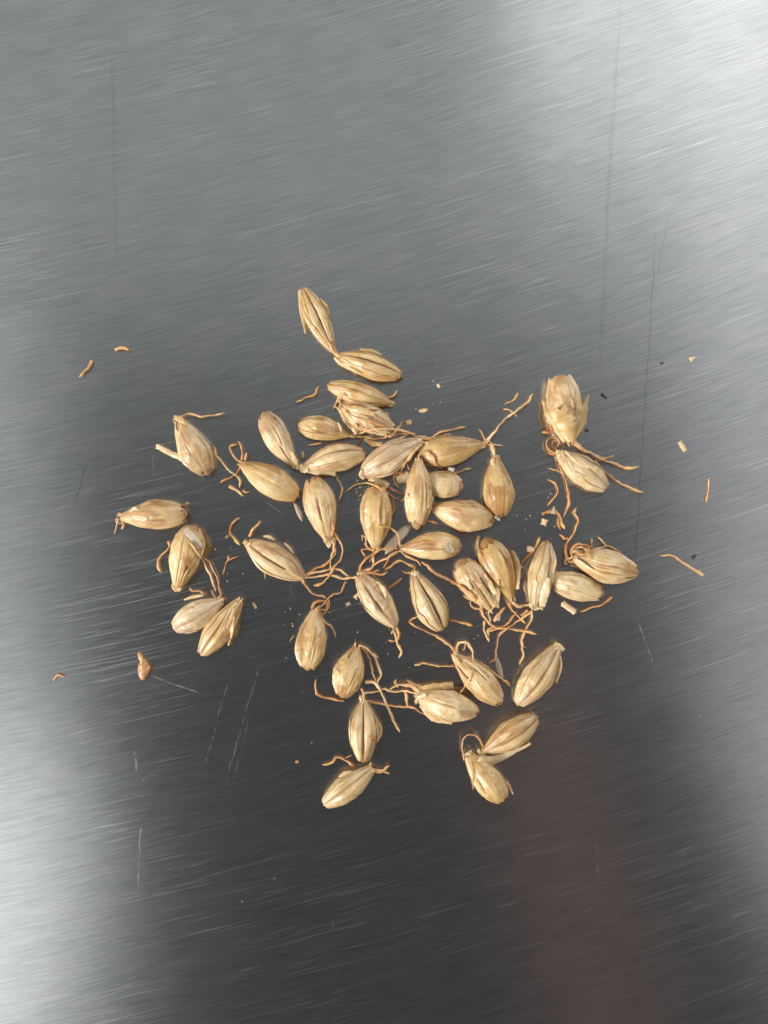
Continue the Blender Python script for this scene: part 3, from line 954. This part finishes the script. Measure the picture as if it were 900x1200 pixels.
flap('o', [(310, 628), (316, 629), (323, 633)], [1.5, 4, 1], tint=.1, z0=1.5)
flap('o', [(334, 636), (340, 642), (345, 648)], [2, 3, 1], tint=.1, z0=1.4, tilt=.4)
flap('o', [(286, 634), (290, 638), (294, 636)], [5, 6, 3], tint=.6, z0=1.1)
flap('o', [(334, 668), (345, 674), (354, 679)], [2, 4, 3], tint=.4, z0=1.4, tilt=-.5)
rootlet('p', [(369, 714), (377, 710), (383, 703), (390, 697), (400, 692), (405, 682)], 4.2, yellow=.2, pale=.6, lift=.3)
rootlet('p', [(365, 713), (368, 707), (374, 704), (381, 705)], 5, yellow=0, pale=.1, lift=.3)
rootlet('p', [(373, 714), (384, 714), (385, 706), (384, 700)], 3.5, yellow=0, pale=.3, lift=.2)
rootlet('p', [(374, 722), (382, 716), (384, 706)], 4, yellow=0, pale=.1, start=False)
rootlet('p', [(375, 725), (382, 731), (389, 735), (393, 748)], 4, yellow=.3, pale=.4, start=False)
rootlet('p', [(345, 745), (340, 751)], 1.8, yellow=0, pale=1, start=False)
rootlet('q', [(420, 757), (428, 758), (436, 767), (442, 776), (446, 788), (442, 801)], 6, yellow=0, pale=.85, lift=.5, club=0)
rootlet('q', [(424, 759), (431, 767), (434, 777), (436, 788), (441, 799)], 4, yellow=0, pale=.8, lift=.3, club=0)
rootlet('q', [(427, 799), (437, 799), (443, 806), (450, 818), (455, 830), (460, 843), (468, 857)], 4.6, yellow=.2, pale=.75, start=False, lift=.2)
flap('q', [(437, 766), (440, 770), (441, 768)], [2, 4, 2], tint=.5)
flap('q', [(395, 778), (394, 784), (398, 789)], [2, 4, 2], tint=.4, z0=1.4)
rootlet('r', [(425, 820), (426, 813), (423, 806)], 4.2, yellow=0, pale=.95, lift=.5)
rootlet('r', [(423, 821), (421, 817), (424, 814)], 4, yellow=.2, pale=.5)
flap('r', [(440, 838), (445, 855), (441, 870)], [2, 7, 2], tint=.6, tilt=-.6, z0=1.2)
rootlet('r', [(444, 854), (440, 866), (432, 863)], 3, yellow=0, pale=.1, start=False)
rootlet('r', [(423, 861), (430, 857), (438, 854)], 2.4, yellow=0, pale=1, start=False)
rootlet('s', [(434, 901), (444, 902), (450, 902), (456, 897)], 4.2, yellow=.1, pale=.7, lift=.4)
rootlet('s', [(434, 904), (445, 904), (457, 907)], 4.2, yellow=.1, pale=.7, lift=.2)
rootlet('s', [(415, 897), (404, 890), (394, 887), (389, 893), (377, 896)], 4.8, yellow=.7, pale=.3, start=False)
rootlet('s', [(402, 889), (413, 886)], 2.5, yellow=0, pale=.6, start=False)
flap('s', [(398, 907), (404, 904), (412, 902)], [2, 5, 2], tint=.2, z0=1.4, tilt=.5)
rootlet('t', [(418, 673), (431, 668), (441, 660), (452, 655), (463, 648), (468, 645)], 6, yellow=0, pale=.5, lift=.7)
rootlet('t', [(419, 676), (405, 678), (395, 675), (386, 674)], 4, yellow=0, pale=.5)
rootlet('t', [(421, 672), (424, 662), (430, 653), (442, 646), (453, 642), (466, 643)], 4.8, yellow=0, pale=.4, lift=.8)
rootlet('t', [(424, 672), (438, 672), (446, 674), (453, 670)], 6, yellow=.3, pale=.1, lift=.6, club=.1)
rootlet('t', [(436, 671), (440, 680), (440, 692)], 3, yellow=0, pale=.1, start=False)
rootlet('t', [(422, 674), (432, 674), (440, 668), (443, 667)], 3.6, yellow=0, pale=.9, lift=.4)
rootlet('t', [(462, 733), (462, 742), (466, 754), (470, 764), (467, 771)], 4, yellow=.2, pale=.8, start=False, lift=.3)
rootlet('t', [(463, 733), (468, 742), (467, 750), (464, 748), (463, 740)], 4.5, yellow=0, pale=.4, start=False)
rootlet('t', [(464, 751), (455, 751)], 3.5, yellow=.2, pale=.2, start=False)
rootlet('t', [(464, 735), (459, 743)], 3.5, yellow=0, pale=.8, start=False)
flap('t', [(422, 680), (428, 694), (438, 708)], [2, 5, 2], tint=.05, z0=2.4, tilt=.4)
flap('t', [(441, 682), (449, 692), (452, 700)], [3, 6, 2], tint=.4, z0=2.2, tilt=-.6)
rootlet('u', [(436, 645), (430, 640), (430, 631), (425, 627), (424, 633)], 3.6, yellow=0, pale=.3)
rootlet('u', [(437, 646), (432, 642), (427, 637)], 3.6, yellow=0, pale=.4)
rootlet('u', [(438, 645), (430, 643), (423, 645), (428, 652)], 4.2, yellow=0, pale=.1)
rootlet('u', [(438, 647), (437, 654), (437, 662)], 4, yellow=0, pale=.4)
rootlet('u', [(440, 647), (436, 653), (433, 659)], 3.6, yellow=.3, pale=.4)
flap('u', [(460, 585), (461, 595), (458, 604)], [2, 5, 2], tint=.7, tilt=-.8, z0=.8)
rootlet('v', [(470, 642), (468, 636), (466, 627), (460, 620), (452, 617), (442, 618)], 6, yellow=.8, pale=.6, lift=.7, club=0)
rootlet('v', [(469, 645), (478, 652), (488, 657), (493, 664)], 4.4, yellow=.1, pale=.7, lift=.2)
rootlet('v', [(465, 646), (457, 652), (450, 666)], 4.5, yellow=0, pale=.1)
flake_scab = flap('v', [(521, 639), (526, 642), (531, 646)], [6, 8, 5], name='white_scab', tint=0, m=M_THIN, curl=.1, lift=.1)
rootlet('w', [(490, 543), (493, 534), (500, 530), (507, 536), (512, 544), (521, 551), (531, 556), (538, 559)], 5, yellow=0, pale=.15, lift=.3)
rootlet('w', [(514, 547), (522, 548), (533, 555)], 4, yellow=0, pale=.3, start=False, lift=.4)
rootlet('w', [(530, 556), (542, 552), (552, 549)], 4, yellow=.3, pale=.4, start=False)
rootlet('w', [(518, 551), (516, 558)], 3.5, yellow=0, pale=.1, start=False)
flap('w', [(502, 570), (505, 582), (501, 595)], [3, 8, 2], tint=.3, tilt=-.5, z0=1.8)
flap('w', [(478, 580), (474, 585), (469, 587)], [4, 4, 1], tint=.2, z0=1.0)
rootlet('y', [(565, 521), (570, 516), (580, 506), (590, 493), (602, 484), (612, 475), (619, 470), (624, 461)], 4, yellow=.6, pale=.85, lift=1.2, club=.5)
rootlet('y', [(567, 522), (573, 515), (578, 509), (584, 503)], 3.6, yellow=0, pale=.9, lift=.8)
rootlet('y', [(569, 518), (566, 510), (562, 503)], 5, yellow=.2, pale=.5, lift=.4)
rootlet('y', [(568, 521), (579, 521), (590, 522)], 3.6, yellow=.1, pale=.4, lift=.3)
flap('y', [(550, 517), (549, 514)], [2, 1], tint=.4, z0=1.8)
rootlet('z', [(494, 514), (478, 506), (460, 503), (440, 503), (421, 508)], 4.6, yellow=.1, pale=.5, lift=.4)
rootlet('z', [(492, 514), (500, 514), (508, 512), (516, 507), (530, 504), (545, 500)], 4.4, yellow=.2, pale=.55, lift=.5)
rootlet('z', [(494, 517), (502, 518), (512, 512), (522, 509), (528, 511)], 4, yellow=.1, pale=.7, lift=.4)
rootlet('z', [(492, 512), (494, 520), (485, 530), (477, 541), (471, 553)], 5, yellow=0, pale=.75, lift=.6)
rootlet('z', [(485, 516), (483, 526), (478, 538), (472, 548)], 4, yellow=0, pale=.6, lift=.5)
rootlet('z', [(477, 540), (478, 545), (481, 550)], 4.5, yellow=.8, pale=.5, start=False)
rootlet('z', [(477, 556), (467, 554), (461, 560), (463, 567), (468, 572)], 4.8, yellow=.8, pale=0, start=False, lift=.2)
flap('z', [(432, 561), (443, 564), (455, 570)], [4, 8, 8], tint=.35, tilt=.1, z0=.9, ends=.08)
rootlet('z', [(454, 570), (463, 576), (473, 582)], 4, yellow=0, pale=.4, start=False)
flap('z', [(424, 551), (423, 557), (427, 561)], [3, 5, 3], tint=.2, z0=1.0)
rootlet('z', [(490, 512), (500, 512), (505, 517), (498, 520)], 5, yellow=0, pale=.6, lift=.3)
rootlet('aa', [(581, 537), (578, 530), (577, 523), (575, 517)], 7, yellow=0, pale=.7, lift=.2, club=0)
flap('aa', [(578, 537), (577, 541), (579, 546)], [4, 5, 3], tint=.4, z0=1.6)
rootlet('bb', [(514, 613), (507, 612), (499, 610)], 4, yellow=0, pale=0, start=False, over=False)
flap('bb', [(530, 618), (540, 622), (546, 628)], [4, 6, 3], m=M_BROWN, tint=.9, over=False, lift=0)
flap('bb', [(579, 605), (583, 607), (584, 610)], [4, 4, 3], m=M_THIN, tint=0, z0=1.3)
rootlet('cc', [(568, 707), (553, 697), (540, 687), (527, 680), (510, 672), (503, 665), (494, 658)], 7, yellow=0, pale=.35, start=False, lift=.3, club=0)
rootlet('cc', [(563, 714), (570, 727), (580, 735), (597, 737), (613, 739), (630, 743)], 4.4, yellow=.1, pale=.6, lift=.4)
rootlet('cc', [(573, 715), (574, 722), (575, 729)], 4, yellow=0, pale=.8)
rootlet('cc', [(568, 727), (567, 738), (574, 752)], 5, yellow=.6, pale=.4, start=False)
rootlet('cc', [(580, 734), (573, 737), (573, 745)], 4.5, yellow=.5, pale=.3, start=False)
rootlet('cc', [(566, 714), (560, 706), (552, 702), (542, 697)], 5, yellow=0, pale=.8, start=False)
rootlet('cc', [(564, 713), (555, 712), (551, 705), (556, 702)], 4, yellow=0, pale=.7, start=False)
rootlet('cc', [(578, 728), (585, 720), (592, 712)], 5, yellow=0, pale=.2, start=False)
rootlet('cc', [(572, 712), (564, 702), (556, 692)], 5, yellow=0, pale=.6, start=False)
flap('cc', [(567, 672), (574, 685), (580, 696)], [3, 6, 5], tint=.3, tilt=-.3, z0=2.7, lift=.3)
flap('cc', [(563, 684), (572, 698), (580, 711)], [3, 6, 5], tint=.3, tilt=.3, z0=2.2)
flap('cc', [(584, 680), (582, 695), (581, 712)], [3, 7, 7], tint=.35, tilt=-.4, z0=1.8)
flap('cc', [(556, 688), (566, 700), (574, 713)], [3, 7, 6], tint=.4, tilt=.5, z0=1.3)
rootlet('dd', [(596, 706), (599, 712), (605, 720), (616, 731)], 5, yellow=.6, pale=.4)
rootlet('dd', [(584, 694), (590, 699), (597, 708)], 6, yellow=0, pale=.4, start=False)
rootlet('dd', [(600, 706), (608, 711), (614, 709), (621, 708)], 5, yellow=0, pale=.8)
rootlet('dd', [(607, 717), (594, 731), (584, 736), (572, 740)], 3.6, yellow=0, pale=.5, start=False)
flap('dd', [(599, 645), (604, 660), (605, 690)], [3, 9, 4], tint=.5, tilt=-.6, z0=1.4, lift=.3)
flap('dd', [(561, 628), (560, 640), (564, 652)], [2, 6, 2], tint=.6, tilt=.6, z0=.5)
rootlet('ee', [(625, 714), (613, 723), (597, 735), (587, 743), (583, 757), (581, 771), (573, 777)], 4, yellow=.1, pale=.5)
rootlet('ee', [(623, 715), (622, 729), (614, 742), (612, 753), (613, 768), (609, 778)], 4, yellow=.2, pale=.35)
rootlet('ee', [(617, 695), (614, 686), (615, 677), (618, 670)], 3.4, yellow=0, pale=.4, start=False)
rootlet('ee', [(619, 716), (610, 721)], 4.5, yellow=.7, pale=.6)
flap('ee', [(643, 677), (638, 692), (634, 710)], [4, 13, 7], tint=.1, tilt=-.2, z0=1.9, curl=.2, ends=.1)
flap('ee', [(637, 702), (635, 708), (635, 715)], [3, 4, 2], tint=.3, z0=.7)
flap('ee', [(621, 707), (627, 712), (633, 711)], [6, 7, 5], tint=.3, z0=1.0)
flap('ee', [(648, 645), (650, 656), (648, 671)], [2, 5, 2], tint=.5, tilt=-.9, z0=1.2)
rootlet('gg', [(668, 655), (664, 652), (663, 642), (667, 632), (674, 621), (677, 610), (673, 602), (675, 594)], 5, yellow=.3, pale=.25)
rootlet('gg', [(666, 631), (660, 631), (656, 626)], 5, yellow=0, pale=0, start=False)
rootlet('gg', [(676, 655), (670, 650), (671, 642), (679, 637), (688, 640), (689, 647), (682, 650), (676, 647)], 5.5, yellow=0, pale=.35, lift=.5, club=0)
rootlet('gg', [(671, 648), (676, 643), (683, 641), (688, 646), (693, 657)], 4.5, yellow=.8, pale=.5, lift=.5, club=0)
rootlet('gg', [(688, 642), (700, 643), (712, 641), (720, 644), (729, 650)], 4.6, yellow=.1, pale=.6, start=False, lift=.2)
rootlet('gg', [(711, 641), (706, 635), (701, 629)], 3.6, yellow=.1, pale=.8, start=False)
rootlet('gg', [(692, 643), (693, 636), (694, 631)], 5, yellow=1, pale=.7, start=False)
rootlet('gg', [(668, 654), (663, 656), (662, 661), (668, 658)], 5, yellow=0, pale=.3)
rootlet('gg', [(672, 658), (666, 658), (671, 652)], 4.5, yellow=0, pale=.5)
flap('gg', [(682, 669), (676, 665), (668, 662)], [3, 3, 2], tint=0, m=M_PALE, lift=.2)
flap('gg', [(674, 655), (684, 662), (694, 668)], [4, 5, 2], tint=.1, m=M_PALE, z0=1.4, tilt=-.6)
rootlet('hh', [(671, 517), (676, 522), (684, 528), (693, 531), (703, 537), (720, 544), (737, 549), (749, 547)], 6, yellow=.5, pale=.45)
rootlet('hh', [(703, 536), (711, 537), (719, 534)], 4, yellow=.1, pale=.6, start=False)
rootlet('hh', [(696, 538), (702, 547), (712, 556), (727, 565), (740, 572), (754, 577)], 4.8, yellow=.7, pale=.5, start=False)
rootlet('hh', [(645, 496), (645, 505), (636, 507)], 5.5, yellow=.7, pale=0, start=False)
rootlet('hh', [(672, 505), (673, 513), (676, 522)], 4, yellow=0, pale=.6, start=False)
flap('hh', [(692, 532), (698, 535), (706, 541)], [4, 7, 3], tint=0, m=M_THIN, lift=.2)
flap('hh', [(671, 516), (681, 496), (685, 478), (688, 464)], [5, 10, 10, 3], tint=.45, tilt=-.5, z0=1.4, ends=.5, jag=.35)
flap('hh', [(662, 517), (648, 495), (640, 480), (636, 470)], [5, 10, 9, 3], tint=.4, tilt=.45, z0=1.3, ends=.5, jag=.35)
flap('hh', [(666, 519), (663, 500), (658, 486), (655, 477)], [7, 22, 26, 22], tint=.75, tilt=.1, z0=3.7, curl=.35, ends=.18)
rootlet('ii', [(655, 533), (646, 529), (641, 521), (644, 514), (651, 513), (655, 519), (652, 526)], 4.6, yellow=0, pale=.3, lift=.8, club=0)
rootlet('ii', [(653, 530), (648, 523), (649, 517), (653, 518)], 3.6, yellow=.2, pale=.8, lift=.8, club=0)
rootlet('ii', [(651, 533), (645, 531), (642, 524)], 4.5, yellow=0, pale=.1)
rootlet('ii', [(654, 535), (656, 546), (660, 556), (664, 567), (667, 580), (665, 595), (661, 605)], 5, yellow=0, pale=.25)
rootlet('ii', [(659, 554), (653, 551), (642, 549)], 4, yellow=.2, pale=.6, start=False)
flap('ii', [(656, 530), (662, 540), (668, 550), (684, 560)], [2, 2.5, 2.5, 1], tint=.05, z0=2.8, tilt=.3)
flap('ii', [(659, 529), (672, 540), (690, 549)], [2, 3, 2], tint=.2, z0=3.2, tilt=-.3)
flap('ii', [(652, 528), (655, 533), (660, 529)], [4, 5, 4], tint=.2, z0=1.2)
flap('jj', [(650, 754), (655, 757), (660, 761)], [4, 6, 4], tint=.3, z0=1.3, curl=.1)
flap('jj', [(656, 768), (655, 782), (650, 798)], [2, 4, 2], tint=.3, z0=1.6, tilt=-.6)
rootlet('kk', [(567, 881), (563, 869), (555, 861), (547, 862), (542, 876), (543, 892)], 3.4, yellow=0, pale=.4, lift=1.1)
flap('kk', [(561, 889), (574, 892), (592, 885), (610, 877), (622, 871)], [7, 13, 8, 4, 2.5], tint=.2, tilt=-.1, z0=.6, ends=.1)
rootlet('kk', [(619, 871), (622, 871)], 4.6, yellow=0, pale=.8, start=False)
flap('kk', [(560, 876), (563, 884), (570, 886)], [3, 5, 3], tint=.4, z0=1.0)
flap('ll', [(550, 893), (555, 908), (555, 925)], [3, 6, 1.5], tint=.3, tilt=.7, z0=.7)
flap('ll', [(556, 912), (562, 920), (569, 930)], [3, 6, 1.5], tint=.4, tilt=.7, z0=.6)
flap('ll', [(591, 914), (596, 922), (601, 930)], [3, 6, 1], tint=.2, tilt=-.6, z0=.9)
flap('ll', [(546, 880), (549, 884), (553, 880)], [4, 6, 4], tint=.3, z0=1.2)
rootlet('mm', [(534, 767), (530, 760), (523, 753), (512, 746), (495, 738), (480, 729), (490, 722)], 4.2, yellow=.2, pale=.5, lift=.4)
rootlet('mm', [(533, 780), (523, 781), (515, 781), (500, 778), (487, 780)], 4.4, yellow=.7, pale=.5, start=False, club=.5)
rootlet('mm', [(535, 767), (536, 757), (540, 752), (547, 754), (553, 763), (555, 775), (551, 795), (546, 803), (538, 812)], 3.8, yellow=0, pale=.6, lift=1.0)
rootlet('mm', [(546, 755), (544, 761), (541, 762)], 4, yellow=1, pale=.6, start=False)
rootlet('mm', [(540, 768), (553, 772), (567, 780), (580, 790), (592, 798), (599, 805)], 4.6, yellow=.6, pale=.5, lift=.1)
rootlet('mm', [(531, 770), (536, 782), (544, 792), (551, 800)], 4, yellow=0, pale=.7)
flap('mm', [(530, 766), (534, 772), (539, 778)], [4, 5, 2], tint=.3, z0=1.0)
flap('mm', [(543, 772), (556, 780), (572, 796)], [2, 3, 2], tint=.2, z0=2.6, tilt=.3)
rootlet('nn', [(491, 812), (483, 805), (472, 803), (465, 803), (457, 807)], 7, yellow=.2, pale=.5, lift=.6, club=0)
rootlet('nn', [(488, 813), (475, 810), (460, 811), (450, 808), (440, 811), (428, 812), (422, 807)], 4, yellow=0, pale=.7)
rootlet('nn', [(492, 805), (484, 801), (477, 797)], 5, yellow=.5, pale=.6, start=False, lift=.3)
rootlet('nn', [(467, 804), (463, 800), (465, 797)], 5, yellow=.3, pale=.4, start=False)
rootlet('nn', [(503, 838), (492, 834), (483, 829), (470, 829), (455, 827), (442, 824), (430, 821)], 4.4, yellow=.2, pale=.35, start=False)
rootlet('nn', [(475, 809), (477, 818), (477, 829)], 4.6, yellow=0, pale=.4, start=False)
rootlet('nn', [(496, 817), (499, 812), (492, 809)], 5, yellow=0, pale=.9, start=False, lift=.5)
flap('nn', [(489, 806), (508, 804), (531, 802)], [4, 8, 8], tint=.4, tilt=.2, z0=1.0, ends=.08)
flap('nn', [(530, 806), (541, 809), (552, 816)], [4, 9, 6], m=M_KERN, tint=.7, z0=.5)
flap('nn', [(486, 822), (492, 818), (500, 814)], [4, 6, 4], tint=.3, m=M_PALE, z0=1.4)
flap('nn', [(492, 826), (507, 841), (530, 847)], [3, 9, 3], tint=.4, tilt=-.3, z0=.7)
rootlet('oo', [(484, 672), (479, 671), (471, 669)], 4.2, yellow=0, pale=.1)
rootlet('oo', [(486, 671), (486, 662)], 4, yellow=0, pale=.3)
rootlet('oo', [(482, 688), (480, 694)], 5, yellow=0, pale=0, start=False)
rootlet('oo', [(503, 692), (502, 700), (497, 708)], 3.8, yellow=0, pale=.7, start=False)
rootlet('oo', [(524, 726), (540, 729), (547, 731), (554, 733)], 4.6, yellow=.8, pale=.0, start=False)
flap('oo', [(482, 670), (486, 672), (491, 671)], [5, 6, 4], tint=.3, z0=1.2)

# ---- loose debris
R = loose_root
R('short brown curved rootlet left of the third grain down, lying alone', [(373, 453), (368, 463), (359, 466), (347, 471)], 4, yellow=.7)
R('C shaped rootlet with yellow end left of the large creased grain', [(281, 607), (272, 613), (269, 623), (275, 631), (281, 639)], 4)
R('small forked rootlet between the upright strand and the left creased grain', [(278, 652), (267, 657), (264, 663), (261, 674)], 4, fork=[(267, 657), (268, 651)])
R('stubby yellow rootlet under the hooked end of the plump smooth grain', [(268, 570), (277, 574), (285, 581)], 5.5, yellow=1, pale=.9)
R('tiny brown crumb of rootlet right of the stubby yellow one', [(285, 574), (289, 577), (293, 576)], 3.5, yellow=0)
R('wavy short rootlet beside the tip of the long upper right strand', [(607, 461), (602, 468), (592, 474)], 4.4, yellow=0, pale=.6)
R('thin bent rootlet crossing under the long upper right strand', [(591, 479), (598, 481), (607, 489)], 3, yellow=0, pale=.8, over=False)
R('straight brown rootlet stick in the gap right of the shrivelled grain', [(455, 690), (471, 678)], 4.6, yellow=0, pale=.1)
R('long pale brown rootlet arching across below the whitish ridged grain', [(471, 586), (463, 584), (455, 578), (445, 572), (433, 567), (420, 567), (412, 571), (405, 576)], 4, yellow=.6, pale=.5)
R('thin tan rootlet winding from under the scabbed grain toward the shrivelled grain', [(486, 664), (480, 662), (468, 657), (458, 664), (449, 670)], 4.2, yellow=0, pale=.4)
R('curved orange rootlet alone left of the pale ribbed grain', [(643, 562), (652, 568), (654, 577), (648, 585), (642, 593)], 4.6, yellow=.6, pale=.2)
R('orange forked rootlet cluster with yellow tips above the boat shaped grain', [(636, 602), (647, 598), (653, 600), (657, 607), (658, 613), (662, 620)], 5.5, yellow=.8, pale=0, fork=[(655, 606), (654, 612), (657, 621)])
R('brown rootlet with yellow top leaning left of the boat shaped grain', [(611, 661), (620, 650), (627, 642), (633, 629)], 5, yellow=.9, pale=0)
R('short tan hooked rootlet touching the left edge of the boat shaped grain', [(606, 661), (612, 665), (618, 669)], 4.2, yellow=0, pale=.5)
R('gently curved orange rootlet below the flat pale grain', [(717, 699), (707, 708), (692, 712), (680, 717)], 4.4, yellow=.1, pale=.3)
R('L shaped rootlet with yellow upright end left of the short plump grain', [(403, 822), (390, 819), (377, 816), (370, 810), (370, 797)], 4.8, yellow=.8, pale=.2)
R('reddish rootlet bit far left, the lower of two', [(107, 422), (104, 431), (99, 435), (93, 442)], 5, yellow=.4, pale=.5)
R('small orange rootlet bit far left, the upper of two', [(135, 410), (143, 407), (151, 410)], 6, yellow=.1, pale=.5)
R('straight thin rootlet at the far right edge, upright', [(831, 560), (830, 574), (827, 589)], 3.6, yellow=.1, pale=.8)
R('long bent rootlet at the far right edge, lying across', [(824, 674), (812, 666), (800, 659), (788, 651), (775, 651)], 4, yellow=.5, pale=.6)
R('tiny bent rootlet far left beside no grain, near the brown scrap', [(62, 797), (68, 791), (76, 794)], 4.5, yellow=0, pale=.4)
R('small yellow rootlet scrap peeping out under the teardrop grain', [(377, 519), (370, 520), (362, 522)], 4, yellow=.9, pale=.8, over=False)

FL = flake
FL('pale beige chip at the far right, the higher of two', 812, 420, 7, 6, 30, corners='tri')
FL('flat oblong beige husk chip at the far right, the lower of two', 800, 523, 15, 4.5, -58)
FL('small narrow husk sliver alone above the grain with the long strand', 496, 481, 11, 4, 8, corners='leaf', m=M_HUSK)
FL('tiny pale seed shaped crumb above the heap on bare steel', 514, 452, 5, 3, -55, corners='round')
FL('brownish pink crumb right of the torn ragged grain', 479, 495, 7, 5, 10, tint=.9)
FL('papery grey husk leaf lying left of the scabbed tan grain', 466, 631, 42, 12, 47, m=M_THIN, tint=.5, corners='leaf', bend=.05)
FL('white triangular husk chip on the orange forked rootlet', 649, 598, 9, 7, 80, corners='tri', m=M_THIN, z=.6)
FL('pale square husk chip left below the orange forked rootlet', 638, 612, 7, 7, 70, m=M_PALE)
FL('pale rectangular husk chip under the flat pale grain', 667, 712, 18, 8, -35, m=M_PALE, tint=0)
FL('white square flake caught in the rootlets below the split strip grain', 584, 723, 9, 5, 80, m=M_THIN, tint=0, z=.5)
FL('pale grey husk sliver hanging right of the looped rootlet grain', 585, 784, 26, 6, -75, m=M_THIN, tint=.3, corners='leaf')
FL('whitish curled chip on the leaning brown and yellow rootlet', 622, 644, 8, 6, -10, m=M_PALE, tint=0, z=.4)
FL('pale bristly husk sliver below the reddish capped grain', 350, 600, 21, 5, -66, m=M_THIN, tint=.3, corners='leaf')
FL('crumpled pale husk tuft behind the upright glossy grain', 473, 560, 16, 12, 20, m=M_PALE, tint=0, bend=.3)
FL('pale triangular crumb left of the shrivelled grain', 418, 698, 8, 6, 60, corners='tri', m=M_PALE)
FL('tiny grey white crumb below the triangular crumb', 408, 708, 5, 4, 30, m=M_THIN)
FL('tiny tan crumb above the leftmost grain', 219, 590, 5, 3, 0, corners='round', m=M_HUSK)
FL('tiny pale crumb beside the C shaped rootlet', 266, 629, 5, 3, 30, corners='round', m=M_PALE)
FL('small grey straw fragment right of the left pair of grains', 298, 710, 8, 2.6, -60, m=M_PALE, tint=.6)
FL('white papery chip over the stubby pale grain', 529, 550, 7, 4, -20, m=M_THIN, tint=0, z=2.4)
FL('tiny pale fleck above the arching rootlet, right one', 422, 571, 3, 2.4, 20, corners='round', m=M_THIN)
FL('tiny pale fleck above the arching rootlet, left one', 418, 577, 2.6, 2, 50, corners='round', m=M_THIN)
FL('tiny yellow crumb low on the steel left of the bottom grain', 348, 893, 4, 3, 10, corners='round', m=M_BROWN)
FL('dark narrow splinter above right of the crumpled grain', 708, 464, 9, 3, -40, m=M_DARK, corners='leaf', group='dark grit on the steel', name='dark_speck', cat='speck')
FL('round black speck right of the crumpled grain', 688, 504, 4, 3.4, 0, m=M_DARK, corners='round', group='dark grit on the steel', name='dark_speck', cat='speck')
FL('dark angular chip at the far right above the long bent rootlet', 814, 652, 6, 4.5, 40, m=M_DARK, corners='tri', group='dark grit on the steel', name='dark_speck', cat='speck')
FL('tiny black speck at the upper right by the long dark scratch', 776, 425, 4, 2, 10, m=M_DARK, corners='round', group='dark grit on the steel', name='dark_speck', cat='speck')


def malt_dust():
    r = random.Random(4)
    V = []; F = []
    spots = [(375, 740, 60), (470, 760, 40), (420, 575, 14), (560, 740, 60), (480, 470, 60), (300, 690, 60), (640, 610, 40), (500, 700, 90)]
    for k in range(120):
        cx, cy, sp = r.choice(spots)
        x, y = r.gauss(cx, sp * .6), r.gauss(cy, sp * .6)
        p = W(x, y)
        if top(p[0], p[1]) > 0: continue
        q = r.uniform(.4, 1.25) * S * (1 if r.random() < .8 else 1.6); a = r.uniform(0, 6.28); n = len(V)
        for i in range(5):
            b_ = a + i * 1.2566; w = q * r.uniform(.5, 1.2) * (1 if i % 2 else .6)
            V.append((p[0] + w * cos(b_), p[1] + w * sin(b_), 0.00002))
        V.append((p[0], p[1], 0.00003 + q * .5))
        F += [(n + i, n + (i + 1) % 5, n + 5) for i in range(5)]
    o = mesh_obj('malt_dust', V, F, M_PALE, smooth=False)
    o['tint'] = .4; o['variant'] = .2
    tag(o, 'fine pale malt dust sprinkled on the steel around the grains', 'dust', kind='stuff')


malt_dust()


def brown_scrap():
    rt = bpy.data.objects.new('brown_scrap', None)
    C.objects.link(rt)
    p = W(166, 781); rt.location = (p[0], p[1], 0); rt.empty_display_size = .002
    tag(rt, 'reddish brown shrivelled scrap with a pale stub, alone at the lower left', 'plant scrap')
    nu, nv = 20, 16
    V = []
    for i in range(nu):
        u = i / (nu - 1)
        for j in range(nv):
            a = 2 * pi * j / nv
            rr = math.sin(pi * (0.04 + 0.92 * u)) ** .6 * 6.2 * S * (0.7 + .65 * float(fbm(u * 4, a * 1.3, 77)))
            V.append((rr * cos(a) + (2.0 + 1.5 * sin(u * 3)) * S, (10 - u * 25) * S * 1.0, max(0.00003, rr * .62 * sin(a) + 3.4 * S)))
    F = [(i * nv + j, i * nv + (j + 1) % nv, (i + 1) * nv + (j + 1) % nv, (i + 1) * nv + j) for i in range(nu - 1) for j in range(nv)]
    F += [tuple(reversed(range(nv))), tuple(range((nu - 1) * nv, nu * nv))]
    o = mesh_obj('shrivelled_body', V, F, M_BROWN, rt); o['tint'] = .5; o['variant'] = .3
    P = np.array([W(167, 778, .0006), W(165, 771, .0006), W(163, 766, .0003)]) - np.array(rt.location)
    c = catmull(P, 10)
    o = tube('stub', c, np.full(10, 2.4 * S), M_ROOT, rt, tone=np.full(10, .3), seed=5); o['tint'] = .6
    P = np.array([W(171, 788, .0005), W(175, 782, .0008), W(173, 779, .0005)]) - np.array(rt.location)
    o = tube('side_root', catmull(P, 10), np.full(10, 1.3 * S), M_ROOT, rt, tone=np.zeros(10), seed=6); o['tint'] = .1


brown_scrap()
